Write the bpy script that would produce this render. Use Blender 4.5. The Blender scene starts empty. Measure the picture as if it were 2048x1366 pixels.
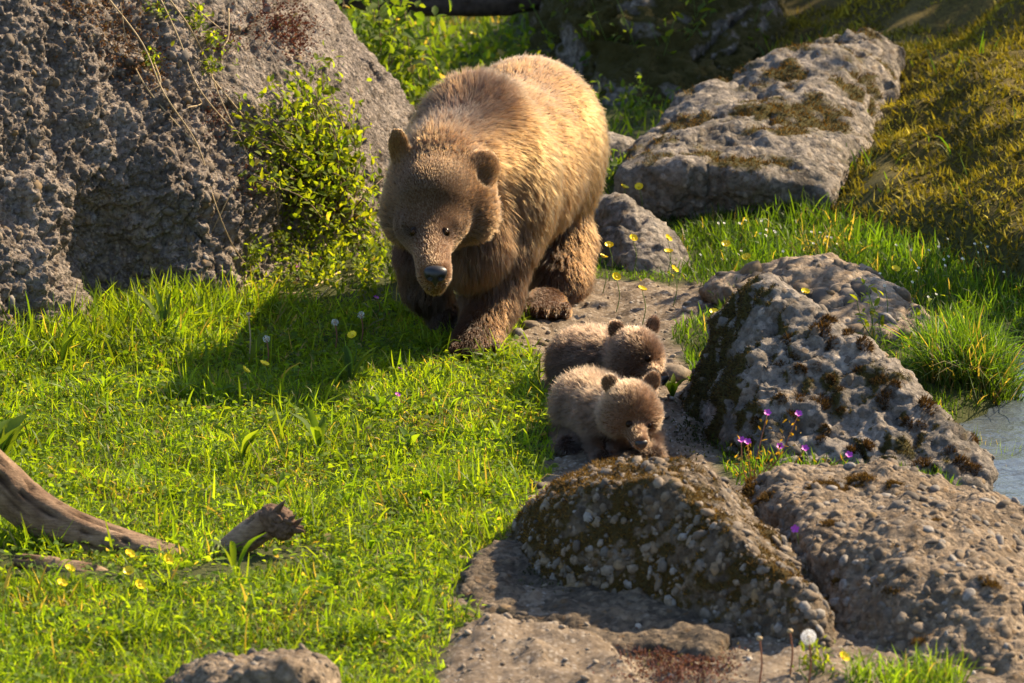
import bpy, bmesh, math, random
import numpy as np
from mathutils import Vector, Matrix
from mathutils.bvhtree import BVHTree

random.seed(7)
RNG = np.random.default_rng(7)
SC = bpy.context.scene
COL = SC.collection

# ------------------------------------------------------------------ camera
PITCH = math.radians(13.0)
DIST = 18.0
LENS = 200.0
CAM = np.array([0.0, -DIST * math.cos(PITCH), DIST * math.sin(PITCH)])
FPX = LENS / 36.0 * 2048.0
cd = bpy.data.cameras.new('camera')
cd.lens = LENS
cd.sensor_width = 36.0
cd.clip_start = 0.1
cd.clip_end = 2000.0
cd.dof.use_dof = True
cd.dof.focus_distance = 17.35
cd.dof.aperture_fstop = 6.3
cam = bpy.data.objects.new('camera', cd)
cam.location = CAM
cam.rotation_euler = (math.pi / 2 - PITCH, 0, 0)
COL.objects.link(cam)
SC.camera = cam

# ------------------------------------------------------------------ light
SUN_EL = math.radians(38.0)
SUN_AZ = math.radians(55.0)       # from +Y (behind the bears) towards +X (right)
world = bpy.data.worlds.new('World')
SC.world = world
world.use_nodes = True
wn = world.node_tree.nodes
wl = world.node_tree.links
bg = wn['Background']
sky = wn.new('ShaderNodeTexSky')
sky.sky_type = 'NISHITA'
sky.sun_disc = False
sky.sun_elevation = SUN_EL
sky.sun_rotation = SUN_AZ
wl.new(sky.outputs['Color'], bg.inputs['Color'])
bg.inputs['Strength'].default_value = 0.10
sl = bpy.data.lights.new('sun', 'SUN')
sl.energy = 5.0
sl.angle = math.radians(0.55)
sl.color = (1.0, 0.80, 0.53)
sun = bpy.data.objects.new('sun', sl)
S = Vector((math.cos(SUN_EL) * math.sin(SUN_AZ), math.cos(SUN_EL) * math.cos(SUN_AZ), math.sin(SUN_EL)))
sun.rotation_euler = (-S).to_track_quat('-Z', 'Y').to_euler()
sun.location = S * 30
COL.objects.link(sun)
SC.view_settings.view_transform = 'Standard'
SC.view_settings.look = 'None'
SC.view_settings.gamma = 1.0
SC.view_settings.exposure = 1.33
SC.view_settings.use_curve_mapping = False
SC.render.engine = 'CYCLES'
SC.cycles.use_denoising = True
SC.cycles.max_bounces = 8
SC.cycles.transparent_max_bounces = 8
SC.cycles_curves.shape = 'RIBBONS'

# ------------------------------------------------------------------ pixel -> world
_cp, _sp = math.cos(PITCH), math.sin(PITCH)
def ray(u, v):
    dx = (u - 1024.0) / FPX
    dy = (683.0 - v) / FPX
    d = np.array([dx, _cp + dy * _sp, -_sp + dy * _cp])
    return d
def PY(u, v, Y):
    d = ray(u, v)
    t = (Y - CAM[1]) / d[1]
    return CAM + d * t
def G(u, v, z=0.0):
    d = ray(u, v)
    t = (z - CAM[2]) / d[2]
    return CAM + d * t

# ------------------------------------------------------------------ noise
_prm = np.random.default_rng(11).permutation(256)
_prm = np.concatenate([_prm, _prm, _prm])
_g = np.random.default_rng(12).normal(size=(256, 3))
_g /= np.linalg.norm(_g, axis=1)[:, None]
def perlin(p):
    p = np.asarray(p, float)
    i = np.floor(p).astype(np.int64)
    f = p - i
    i &= 255
    w = f * f * f * (f * (f * 6 - 15) + 10)
    out = 0.0
    for dx in (0, 1):
        wx = w[:, 0] if dx else 1 - w[:, 0]
        hx = _prm[i[:, 0] + dx]
        for dy in (0, 1):
            wy = w[:, 1] if dy else 1 - w[:, 1]
            hy = _prm[hx + i[:, 1] + dy]
            for dz in (0, 1):
                wz = w[:, 2] if dz else 1 - w[:, 2]
                g = _g[_prm[hy + i[:, 2] + dz]]
                out = out + wx * wy * wz * (g[:, 0] * (f[:, 0] - dx) + g[:, 1] * (f[:, 1] - dy) + g[:, 2] * (f[:, 2] - dz))
    return out * 1.5
def fbm(p, octs=4, gain=0.5, lac=2.03, ridged=False):
    a, s, o = 1.0, 1.0, 0.0
    for k in range(octs):
        n = perlin(np.asarray(p) * s + 17.3 * k)
        if ridged:
            n = 1 - 2 * np.abs(n)
        o = o + a * n
        a *= gain
        s *= lac
    return o
_wr = np.random.default_rng(13).random((256, 4))
def worley(p, centre=False):
    """F1, F2 and a random value of the nearest cell"""
    p = np.asarray(p, float)
    i = np.floor(p).astype(np.int64)
    f = p - i
    f1 = np.full(len(p), 9.0); f2 = np.full(len(p), 9.0); cid = np.zeros(len(p)); ctr = np.zeros((len(p), 3))
    for dx in (-1, 0, 1):
        for dy in (-1, 0, 1):
            for dz in (-1, 0, 1):
                h = _prm[_prm[_prm[(i[:, 0] + dx) & 255] + ((i[:, 1] + dy) & 255)] + ((i[:, 2] + dz) & 255)]
                c = _wr[h]
                d = np.sqrt((c[:, 0] + dx - f[:, 0]) ** 2 + (c[:, 1] + dy - f[:, 1]) ** 2 + (c[:, 2] + dz - f[:, 2]) ** 2)
                closer = d < f1
                f2 = np.where(closer, f1, np.minimum(f2, d))
                cid = np.where(closer, c[:, 3], cid)
                if centre: ctr[closer] = (c[:, :3] + i + np.array([dx, dy, dz]))[closer]
                f1 = np.where(closer, d, f1)
    return (f1, f2, cid, ctr) if centre else (f1, f2, cid)
def sstep(a, b, x):
    t = np.clip((x - a) / (b - a), 0, 1)
    return t * t * (3 - 2 * t)
def mixv(a, b, t):
    return a + (b - a) * t

# ------------------------------------------------------------------ meshes
def mesh_np(name, V, F, smooth=True):
    """V (n,3); F a list of arrays, each (m,3) or (m,4)"""
    if not isinstance(F, (list, tuple)):
        F = [F]
    me = bpy.data.meshes.new(name)
    me.vertices.add(len(V))
    me.vertices.foreach_set('co', np.ascontiguousarray(V, dtype=np.float32).ravel())
    loops = np.concatenate([f.ravel() for f in F]).astype(np.int32)
    sizes = np.concatenate([np.full(len(f), f.shape[1], np.int32) for f in F])
    starts = np.concatenate([[0], np.cumsum(sizes)[:-1]]).astype(np.int32)
    me.loops.add(len(loops))
    me.loops.foreach_set('vertex_index', loops)
    me.polygons.add(len(sizes))
    me.polygons.foreach_set('loop_start', starts)
    me.update(calc_edges=True)
    me.validate()
    if smooth:
        me.polygons.foreach_set('use_smooth', np.ones(len(me.polygons), bool))
    return me
def vattr(me, name, val):
    val = np.asarray(val, np.float32)
    if val.ndim == 1:
        a = me.attributes.new(name, 'FLOAT', 'POINT'); a.data.foreach_set('value', val)
    else:
        a = me.attributes.new(name, 'FLOAT_COLOR', 'POINT')
        a.data.foreach_set('color', np.concatenate([val, np.ones((len(val), 1), np.float32)], 1).ravel())
def wmat(o):
    if o is None: return Matrix.Identity(4)
    return wmat(o.parent) @ (o.matrix_parent_inverse if o.parent else Matrix.Identity(4)) @ o.matrix_basis
def link(name, data, mat=None, parent=None, label=None, cat=None, group=None, kind=None, loc=None, local=False):
    """local=False: the data is in world coordinates whatever the parent is"""
    o = bpy.data.objects.new(name, data)
    COL.objects.link(o)
    if mat is not None and data is not None and not data.materials:
        data.materials.append(mat)
    if loc is not None:
        o.location = loc
    if parent is not None:
        o.parent = parent
        if not local:
            o.matrix_parent_inverse = wmat(parent).inverted()
    if label: o['label'] = label
    if cat: o['category'] = cat
    if group: o['group'] = group
    if kind: o['kind'] = kind
    return o
def thing(name, label, cat, loc, group=None):
    return link(name, None, None, None, label, cat, group, None, loc)
def copy_tree(o, parent=None, loc=None, rotz=None, scale=None, label=None, group=None):
    c = o.copy(); COL.objects.link(c)
    if parent is not None: c.parent = parent
    if loc is not None: c.location = loc
    if rotz is not None: c.rotation_euler = (RNG.uniform(-.12, .12), RNG.uniform(-.12, .12), rotz)
    if scale is not None: c.scale = (scale,) * 3
    if label: c['label'] = label
    if group: c['group'] = group
    for ch in list(o.children): copy_tree(ch, c)
    return c

def vnormals(V, Q):
    N = np.zeros_like(V)
    a, b, c, d = (V[Q[:, k]] for k in range(4))
    n = np.cross(c - a, d - b)
    for k in range(4):
        np.add.at(N, Q[:, k], n)
    return N / (np.linalg.norm(N, axis=1)[:, None] + 1e-12)
def subdiv(V, Q):
    E = np.concatenate([np.sort(Q[:, [k, (k + 1) % 4]], axis=1) for k in range(4)])
    key = E[:, 0].astype(np.int64) * (len(V) + 1) + E[:, 1]
    _, first, inv = np.unique(key, return_index=True, return_inverse=True)
    UE = E[first]
    mid = (V[UE[:, 0]] + V[UE[:, 1]]) / 2
    cen = V[Q].mean(1)
    n0, n1, m = len(V), len(mid), len(Q)
    V2 = np.concatenate([V, mid, cen])
    e = inv.reshape(4, m) + n0
    c = np.arange(m) + n0 + n1
    Q2 = np.concatenate([np.stack([Q[:, k], e[k], c, e[(k + 3) % 4]], 1) for k in range(4)])
    return V2, Q2
def surface_nets(f, lo, hi, h):
    lo = np.asarray(lo, float); hi = np.asarray(hi, float)
    n = np.ceil((hi - lo) / h).astype(int) + 1
    ax = [lo[k] + h * np.arange(n[k]) for k in range(3)]
    D = np.empty(n)
    for i0 in range(0, n[0], 16):
        X, Y, Z = np.meshgrid(ax[0][i0:i0 + 16], ax[1], ax[2], indexing='ij')
        D[i0:i0 + 16] = f(np.stack([X.ravel(), Y.ravel(), Z.ravel()], 1)).reshape(X.shape)
    I = D < 0
    c = sum(I[a:n[0] - 1 + a, b:n[1] - 1 + b, d:n[2] - 1 + d].astype(np.int8) for a in (0, 1) for b in (0, 1) for d in (0, 1))
    act = (c > 0) & (c < 8)
    cells = np.argwhere(act)
    idx = np.full(act.shape, -1, np.int64)
    idx[act] = np.arange(len(cells))
    acc = np.zeros((len(cells), 3)); cnt = np.zeros(len(cells))
    cor = [(a, b, d) for a in (0, 1) for b in (0, 1) for d in (0, 1)]
    for p in cor:
        for k in range(3):
            if p[k] == 0:
                q = list(p); q[k] = 1
                dp = D[tuple((cells + p).T)]; dq = D[tuple((cells + q).T)]
                cr = (dp < 0) != (dq < 0)
                t = np.where(cr, dp / np.where(cr, dp - dq, 1), 0)
                pos = np.tile(np.array(p, float), (len(cells), 1))
                pos[:, k] += t
                acc += pos * cr[:, None]; cnt += cr
    V = lo + (cells + acc / cnt[:, None]) * h
    Q = []
    for k in range(3):
        a, b = (k + 1) % 3, (k + 2) % 3
        s0 = [slice(None)] * 3; s1 = [slice(None)] * 3
        s0[k] = slice(0, -1); s1[k] = slice(1, None)
        for ss in (s0, s1):
            ss[a] = slice(1, -1); ss[b] = slice(1, -1)
        i0 = I[tuple(s0)]; i1 = I[tuple(s1)]
        for flip, msk in ((False, i0 & ~i1), (True, ~i0 & i1)):
            e = np.argwhere(msk)
            if not len(e): continue
            e[:, a] += 1; e[:, b] += 1
            def cell(da, db):
                x = e.copy(); x[:, a] -= da; x[:, b] -= db
                return idx[tuple(x.T)]
            q = np.stack([cell(1, 1), cell(0, 1), cell(0, 0), cell(1, 0)], 1)
            Q.append(q[:, ::-1] if flip else q)
    return V, np.concatenate(Q)
def grad(f, V, e=1e-3):
    g = np.stack([f(V + np.eye(3)[k] * e) - f(V - np.eye(3)[k] * e) for k in range(3)], 1) / (2 * e)
    return g
def project(f, V, it=2):
    for _ in range(it):
        g = grad(f, V)
        V = V - g * (f(V) / (np.sum(g * g, 1) + 1e-9))[:, None] * 0.9
    return V
def bvh_of(V, Q):
    return BVHTree.FromPolygons([tuple(x) for x in V.tolist()], Q.tolist())
def hit(bvh, u, v):
    d = Vector(ray(u, v)).normalized()
    r = bvh.ray_cast(Vector(CAM), d)
    return (np.array(r[0]), np.array(r[1])) if r[0] is not None else None

def sample_surface(V, Q, n, weight=None):
    T = np.concatenate([Q[:, [0, 1, 2]], Q[:, [0, 2, 3]]]) if Q.shape[1] == 4 else Q
    a, b, c = V[T[:, 0]], V[T[:, 1]], V[T[:, 2]]
    nn = np.cross(b - a, c - a)
    ar = np.linalg.norm(nn, axis=1)
    if weight is not None:
        ar = ar * weight[T].mean(1)
    t = RNG.choice(len(T), n, p=ar / ar.sum())
    r1, r2 = np.sqrt(RNG.random(n)), RNG.random(n)
    w = np.stack([1 - r1, r1 * (1 - r2), r1 * r2], 1)
    p = a[t] * w[:, :1] + b[t] * w[:, 1:2] + c[t] * w[:, 2:]
    return p, T[t], w
def unit(v):
    return v / (np.linalg.norm(v, axis=-1, keepdims=True) + 1e-12)

def blades(root, up, h, w, bend, segs=3, twist=None, taper=0.75):
    """grass-like ribbons. root (n,3), up unit (n,3), h/w (n,), bend (n,3) sideways shift of the tip in units of h"""
    n = len(root)
    side = unit(np.cross(up, RNG.normal(size=(n, 3)))) if twist is None else twist
    VV = []
    for k in range(segs):
        t = k / segs
        c = root + up * (h * t)[:, None] + bend * (h * t * t)[:, None]
        ww = (w * (1 - taper * t * t) / 2)[:, None]
        VV += [c - side * ww, c + side * ww]
    VV.append(root + up * (h * (1 - 0.25 * np.linalg.norm(bend, axis=1)))[:, None] + bend * h[:, None])
    V = np.stack(VV, 1)
    m = 2 * segs + 1
    base = (np.arange(n) * m)[:, None]
    F4 = np.concatenate([base + np.array([2 * k, 2 * k + 1, 2 * k + 3, 2 * k + 2]) for k in range(segs - 1)]) if segs > 1 else np.zeros((0, 4), int)
    F3 = base + np.array([2 * segs - 2, 2 * segs - 1, 2 * segs])
    return V.reshape(-1, 3), F4, F3, m
def leaf_mesh(root, d, n, L, W, curl=0.15, fold=0.25):
    """pointed leaves with a midrib fold; d direction, n up side"""
    k = len(root)
    d = unit(d); s = unit(np.cross(d, n)); n = np.cross(s, d)
    L = L[:, None]; W = W[:, None]
    def P(t, x, z):
        return root + d * L * t + s * W * x + n * (W * z - L * curl * t * t)
    V = np.stack([P(0, 0, 0), P(.3, -.42, fold * .8), P(.3, 0, 0), P(.3, .42, fold * .8), P(.65, -.38, fold * .7), P(.65, 0, 0), P(.65, .38, fold * .7), P(1, 0, 0)], 1)
    b = (np.arange(k) * 8)[:, None]
    F4 = np.concatenate([b + np.array(q) for q in ((1, 2, 5, 4), (2, 3, 6, 5))])
    F3 = np.concatenate([b + np.array(q) for q in ((0, 2, 1), (0, 3, 2), (4, 5, 7), (5, 6, 7))])
    return V.reshape(-1, 3), F4, F3, 8
def tube(pts, rad, sides=6, caps=True, wob=0.0):
    pts = np.asarray(pts, float); n = len(pts)
    rad = np.broadcast_to(np.asarray(rad, float), (n,))
    T = unit(np.gradient(pts, axis=0))
    ref = np.array([0.13, 0.31, 0.94])
    A = unit(np.cross(T, ref)); B = np.cross(T, A)
    ang = np.arange(sides) * 2 * math.pi / sides
    V = pts[:, None] + (A[:, None] * np.cos(ang)[None, :, None] + B[:, None] * np.sin(ang)[None, :, None]) * rad[:, None, None]
    V = V.reshape(-1, 3)
    i = np.arange(n - 1)[:, None] * sides; j = np.arange(sides)[None]
    Q = np.stack([i + j, i + (j + 1) % sides, i + sides + (j + 1) % sides, i + sides + j], -1).reshape(-1, 4)[:, ::-1]
    F = [Q]
    if caps:
        V = np.concatenate([V, pts[:1], pts[-1:]])
        a, b = len(V) - 2, len(V) - 1
        jj = np.arange(sides)
        F.append(np.stack([np.full(sides, a), jj, (jj + 1) % sides], 1))
        F.append(np.stack([np.full(sides, b), (n - 1) * sides + (jj + 1) % sides, (n - 1) * sides + jj], 1))
    return V, F
def join(parts):
    """parts: list of (V, [F..])"""
    VV, F3, F4, o = [], [], [], 0
    for V, F in parts:
        VV.append(V)
        for f in F:
            if len(f):
                (F4 if f.shape[1] == 4 else F3).append(f + o)
        o += len(V)
    F = []
    if F4: F.append(np.concatenate(F4))
    if F3: F.append(np.concatenate(F3))
    return np.concatenate(VV), F
def bez(pts, n=16):
    """Catmull-Rom through the points"""
    p = np.asarray(pts, float)
    p = np.concatenate([2 * p[:1] - p[1:2], p, 2 * p[-1:] - p[-2:-1]])
    m = len(p) - 3
    t = np.linspace(0, m - 1e-9, n)
    i = t.astype(int); f = (t - i)[:, None]
    a, b, c, d = p[i], p[i + 1], p[i + 2], p[i + 3]
    return 0.5 * (2 * b + (c - a) * f + (2 * a - 5 * b + 4 * c - d) * f ** 2 + (3 * b - a - 3 * c + d) * f ** 3)

# ------------------------------------------------------------------ materials
class NT:
    def __init__(s, name):
        s.m = bpy.data.materials.new(name); s.m.use_nodes = True
        s.t = s.m.node_tree; s.t.nodes.clear()
        s.out = s.n('ShaderNodeOutputMaterial')
    def n(s, typ, **kw):
        x = s.t.nodes.new(typ)
        for k, v in kw.items():
            if k.startswith('i_'):
                x.inputs[k[2:].replace('_', ' ')].default_value = v
            else:
                setattr(x, k, v)
        return x
    def l(s, a, b):
        s.t.links.new(a, b)
    def ramp(s, fac, stops):
        r = s.n('ShaderNodeValToRGB')
        e = r.color_ramp.elements
        while len(e) < len(stops): e.new(0.5)
        for x, (p, c) in zip(e, stops):
            x.position = p; x.color = (*c, 1)
        s.l(fac, r.inputs[0]); return r.outputs[0]
    def mix(s, fac, a, b, mode='MIX'):
        m = s.n('ShaderNodeMix', data_type='RGBA', blend_type=mode)
        for sock, val in ((m.inputs[0], fac), (m.inputs[6], a), (m.inputs[7], b)):
            if hasattr(val, 'is_linked'): s.l(val, sock)
            elif isinstance(val, tuple): sock.default_value = (*val, 1)
            else: sock.default_value = val
        return m.outputs[2]
    def math(s, op, a, b=0.0):
        m = s.n('ShaderNodeMath', operation=op)
        for sock, val in ((m.inputs[0], a), (m.inputs[1], b)):
            if hasattr(val, 'is_linked'): s.l(val, sock)
            else: sock.default_value = val
        return m.outputs[0]
    def noise(s, scale, detail=4, rough=0.6, vec=None):
        x = s.n('ShaderNodeTexNoise'); x.inputs['Scale'].default_value = scale
        x.inputs['Detail'].default_value = detail; x.inputs['Roughness'].default_value = rough
        if vec is not None: s.l(vec, x.inputs['Vector'])
        return x.outputs[0]
    def pos(s):
        return s.n('ShaderNodeNewGeometry').outputs['Position']
    def attr(s, name):
        return s.n('ShaderNodeAttribute', attribute_name=name)
    def done(s, shader):
        s.l(shader, s.out.inputs['Surface']); return s.m
def principled(nt, color, rough=0.8, bump=None, bstr=0.5, bdist=0.005, spec=0.3):
    b = nt.n('ShaderNodeBsdfPrincipled')
    if hasattr(color, 'is_linked'): nt.l(color, b.inputs['Base Color'])
    else: b.inputs['Base Color'].default_value = (*color, 1)
    if hasattr(rough, 'is_linked'): nt.l(rough, b.inputs['Roughness'])
    else: b.inputs['Roughness'].default_value = rough
    b.inputs['Specular IOR Level'].default_value = spec
    if bump is not None:
        bn = nt.n('ShaderNodeBump'); bn.inputs['Strength'].default_value = bstr; bn.inputs['Distance'].default_value = bdist
        nt.l(bump, bn.inputs['Height']); nt.l(bn.outputs[0], b.inputs['Normal'])
    return b
def mat_plain(name, c, rough=0.7, var=0.25, scale=40, spec=0.3):
    nt = NT(name)
    n = nt.noise(scale, 3, vec=nt.pos())
    col = nt.ramp(n, [(0.3, tuple(x * (1 - var) for x in c)), (0.7, tuple(min(1, x * (1 + var)) for x in c))])
    return nt.done(principled(nt, col, rough, n, 0.3, 0.002, spec).outputs[0])
def mat_leaf(name, trans=0.55, gloss=0.42, tint=(1.5, 1.45, 0.6)):
    """thin leaf: colour comes from the 'col' attribute of each blade"""
    nt = NT(name)
    c = nt.attr('col').outputs['Color']
    b = principled(nt, c, gloss, spec=0.35)
    tr = nt.n('ShaderNodeBsdfTranslucent')
    nt.l(nt.mix(1.0, c, tint, 'MULTIPLY'), tr.inputs['Color'])
    mx = nt.n('ShaderNodeMixShader'); mx.inputs[0].default_value = trans
    nt.l(b.outputs[0], mx.inputs[1]); nt.l(tr.outputs[0], mx.inputs[2])
    return nt.done(mx.outputs[0])
def mat_rock(name, c_dark, c_mid, c_light, lichen=0.3, cell=38.0, mosscol=(0.06, 0.05, 0.012), bstr=0.7, stain=(0.13, 0.075, 0.03)):
    nt = NT(name)
    p = nt.pos()
    n1 = nt.noise(5.0, 6, 0.65, p)
    n2 = nt.noise(45.0, 5, 0.7, p)
    n3 = nt.noise(200.0, 4, 0.75, p)
    col = nt.ramp(n1, [(0.26, c_dark), (0.46, c_mid), (0.66, c_light)])
    vo = nt.n('ShaderNodeTexVoronoi'); vo.inputs['Scale'].default_value = cell; nt.l(p, vo.inputs['Vector'])
    sep = nt.n('ShaderNodeSeparateColor'); nt.l(vo.outputs['Color'], sep.inputs[0])
    peb = nt.ramp(sep.outputs[0], [(0.0, c_dark), (0.35, c_mid), (0.55, stain), (0.7, c_light), (0.95, tuple(min(1, x * 1.35) for x in c_light))])
    edge = nt.ramp(vo.outputs['Distance'], [(0.35, (1, 1, 1)), (0.6, (0, 0, 0))])
    col = nt.mix(nt.math('MULTIPLY', edge, 0.55), col, peb)
    col = nt.mix(nt.ramp(n2, [(0.33, (0.7, 0.7, 0.7)), (0.55, (0, 0, 0))]), col, nt.mix(0.5, c_dark, (0.02, 0.018, 0.015)))
    col = nt.mix(nt.ramp(nt.noise(16.0, 5, 0.75, p), [(0.58, (0, 0, 0)), (0.72, (lichen,) * 3)]), col, (0.36, 0.35, 0.31))
    col = nt.mix(nt.ramp(n3, [(0.3, (0.3,) * 3), (0.5, (0, 0, 0))]), col, c_dark)
    ms = nt.attr('moss').outputs['Fac']
    mfac = nt.ramp(nt.math('ADD', ms, nt.math('MULTIPLY', nt.math('SUBTRACT', n2, 0.5), 0.6)), [(0.4, (0, 0, 0)), (0.6, (1, 1, 1))])
    col = nt.mix(mfac, col, mosscol)
    hgt = nt.math('ADD', nt.math('MULTIPLY', n3, 0.6), nt.math('ADD', n2, nt.math('MULTIPLY', edge, 0.5)))
    return nt.done(principled(nt, col, 0.9, hgt, min(1.0, bstr * 1.4), 0.011, 0.2).outputs[0])

# ================================================================== ground
STREAM = [G(2150, 560)[:2], G(2150, 600)[:2]]
_bank_line = [np.array(G(2400, 760)[:2]), np.array(G(2090, 625)[:2]), np.array(G(1650, 452)[:2]), np.array(G(1480, 250)[:2]), np.array(G(1420, 130)[:2])]
def seg_dist(P, a, b):
    ab = b - a
    t = np.clip(((P - a) @ ab) / (ab @ ab), 0, 1)
    q = a + t[:, None] * ab
    d = np.linalg.norm(P - q, axis=1)
    s = np.sign((P[:, 0] - a[0]) * ab[1] - (P[:, 1] - a[1]) * ab[0])
    return d, s
def poly_dist(P, line):
    bd = np.full(len(P), 1e9); bs = np.ones(len(P))
    for a, b in zip(line[:-1], line[1:]):
        d, s = seg_dist(P, a, b)
        m = d < bd
        bd = np.where(m, d, bd); bs = np.where(m, s, bs)
    return bd, bs
def in_poly(P, poly):
    c = np.zeros(len(P), bool)
    n = len(poly)
    for i in range(n):
        x1, y1 = poly[i]; x2, y2 = poly[(i + 1) % n]
        cr = ((y1 > P[:, 1]) != (y2 > P[:, 1])) & (P[:, 0] < (x2 - x1) * (P[:, 1] - y1) / (y2 - y1 + 1e-12) + x1)
        c ^= cr
    return c
def signed_poly(P, poly):
    """negative inside"""
    poly = [np.asarray(q[:2], float) for q in poly]
    d, _ = poly_dist(P, poly + poly[:1])
    return np.where(in_poly(P, poly), -d, d)
def pix_poly(pp):
    return [G(u, v)[:2] for u, v in pp]
WATER_POLY = pix_poly([(2500, 655), (2050, 668), (1965, 690), (2010, 730), (2030, 775), (1975, 800), (1900, 830), (1900, 900), (1960, 1000), (2030, 1050), (2200, 1110), (2500, 1150)])
PATH_POLY = pix_poly([(1010, 690), (1060, 640), (1130, 590), (1180, 560), (1250, 568), (1395, 570), (1440, 610), (1390, 645), (1340, 660), (1380, 760), (1420, 830), (1440, 960), (1560, 1000), (1700, 1130), (2500, 1170), (2500, 1600), (800, 1600), (870, 1366), (900, 1270), (960, 1235), (900, 1190), (950, 1120), (1030, 1060), (1070, 990), (1085, 930), (1110, 880), (1100, 800), (1075, 760), (1060, 720)])
SHELF_POLY = pix_poly([(905, 1275), (1000, 1245), (1130, 1262), (1230, 1300), (1300, 1366), (1380, 1500), (780, 1500), (860, 1366)])
def ground_z(x, y, fine=True):
    P = np.stack([x, y], 1)
    p3 = np.stack([x, y, np.zeros_like(x)], 1)
    z = 0.03 * perlin(p3 * 0.9 + 3.1) + 0.012 * perlin(p3 * 3.3)
    # mossy bank on the right
    d, s = poly_dist(P, _bank_line)
    d = d * np.where(s > 0, 1, -1)
    bank = 0.12 * sstep(-0.02, 0.25, d) + 0.8 * sstep(-0.2, 2.5, d) + 0.5 * sstep(1.2, 5, d)
    bank = bank * (1 + 0.16 * perlin(p3 * 1.7 + 8)) + sstep(0, 0.5, d) * (0.13 * perlin(p3 * 2.1 + 4) + 0.06 * perlin(p3 * 4.3) + 0.03 * perlin(p3 * 9.3))
    z = z + bank
    # stream bed
    w = signed_poly(P, WATER_POLY)
    z = z - 0.2 * sstep(0.10, -0.12, w)
    # land falls a little behind the animals and rises far away
    z = z + 0.25 * sstep(9, 30, y) + 3.0 * sstep(20, 200, np.abs(x) + np.abs(y))
    # stony shelf at the bottom
    sh = signed_poly(P, SHELF_POLY)
    z = z + 0.035 * sstep(0.03, -0.05, sh)
    if fine:
        pa = signed_poly(P, PATH_POLY)
        m = sstep(0.02, -0.05, pa)
        near = m > 0
        if near.any():
            q = p3[near]
            f1, f2, _ = worley(q * 30)
            g1, _, _ = worley(q * 62)
            zz = 0.022 * fbm(q * 8, 4) + 0.015 * (0.6 - f1) + 0.009 * (0.5 - g1)
            z[near] += zz * m[near]
    return z
def axis(a, b, h, far):
    core = np.arange(a, b + h, h)
    g = h * 1.35 ** np.arange(1, 60)
    g = np.cumsum(g); g = g[g < far]
    return np.concatenate([a - g[::-1], core, b + g])
gx = axis(-2.3, 2.6, 0.0135, 400)
gy = axis(-4.6, 3.0, 0.018, 400)
X, Y = np.meshgrid(gx, gy, indexing='xy')
xf, yf = X.ravel(), Y.ravel()
zf = ground_z(xf, yf)
GV = np.stack([xf, yf, zf], 1)
nx_, ny_ = len(gx), len(gy)
ii = (np.arange(ny_ - 1)[:, None] * nx_ + np.arange(nx_ - 1)[None]).ravel()
GQ = np.stack([ii, ii + 1, ii + nx_ + 1, ii + nx_], 1)
me = mesh_np('ground', GV, GQ)
P2 = GV[:, :2]
soil = sstep(0.05, -0.03, signed_poly(P2, PATH_POLY) + 0.05 * perlin(GV * 7))
bd, bs = poly_dist(P2, _bank_line)
bankm = sstep(-0.05, 0.35, bd * np.where(bs > 0, 1, -1))
vattr(me, 'soil', soil); vattr(me, 'bank', bankm)
nt = NT('ground')
p = nt.pos()
n1 = nt.noise(6, 5, 0.65, p); n2 = nt.noise(60, 5, 0.7, p); n3 = nt.noise(300, 3, 0.7, p)
turf = nt.ramp(n2, [(0.3, (0.025, 0.035, 0.008)), (0.7, (0.07, 0.075, 0.02))])
dirt = nt.ramp(n1, [(0.3, (0.10, 0.072, 0.048)), (0.55, (0.20, 0.152, 0.106)), (0.75, (0.29, 0.235, 0.17))])
vo = nt.n('ShaderNodeTexVoronoi'); vo.inputs['Scale'].default_value = 70; nt.l(p, vo.inputs['Vector'])
sep = nt.n('ShaderNodeSeparateColor'); nt.l(vo.outputs['Color'], sep.inputs[0])
peb = nt.ramp(sep.outputs[0], [(0, (0.12, 0.1, 0.085)), (0.5, (0.26, 0.21, 0.16)), (1, (0.42, 0.38, 0.33))])
dirt = nt.mix(nt.ramp(vo.outputs['Distance'], [(0.3, (0.6,) * 3), (0.55, (0, 0, 0))]), dirt, peb)
dirt = nt.mix(nt.ramp(n2, [(0.36, (0.7,) * 3), (0.55, (0, 0, 0))]), dirt, (0.07, 0.05, 0.035))
moss = nt.ramp(n2, [(0.3, (0.03, 0.022, 0.006)), (0.52, (0.085, 0.065, 0.014)), (0.72, (0.16, 0.12, 0.025))])
col = nt.mix(nt.attr('soil').outputs['Fac'], turf, dirt)
col = nt.mix(nt.attr('bank').outputs['Fac'], col, moss)
gm = nt.done(principled(nt, col, 0.92, nt.math('ADD', n2, nt.math('MULTIPLY', n3, 0.4)), 0.8, 0.008, 0.2).outputs[0])
link('ground', me, gm, kind='structure')
BV_G = bvh_of(*(lambda m: (GV, GQ[m]))((np.abs(GV[GQ[:, 0], 0]) < 3.5) & (GV[GQ[:, 0], 1] > -4.6) & (GV[GQ[:, 0], 1] < 9)))

def gz(x, y):
    r = BV_G.ray_cast(Vector((x, y, 9.0)), Vector((0, 0, -1)))
    return r[0].z if r[0] is not None else 0.0
def GG(u, v):
    """ground point under a pixel, on the real relief"""
    h_ = hit(BV_G, u, v)
    return h_[0] if h_ is not None else G(u, v)
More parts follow.
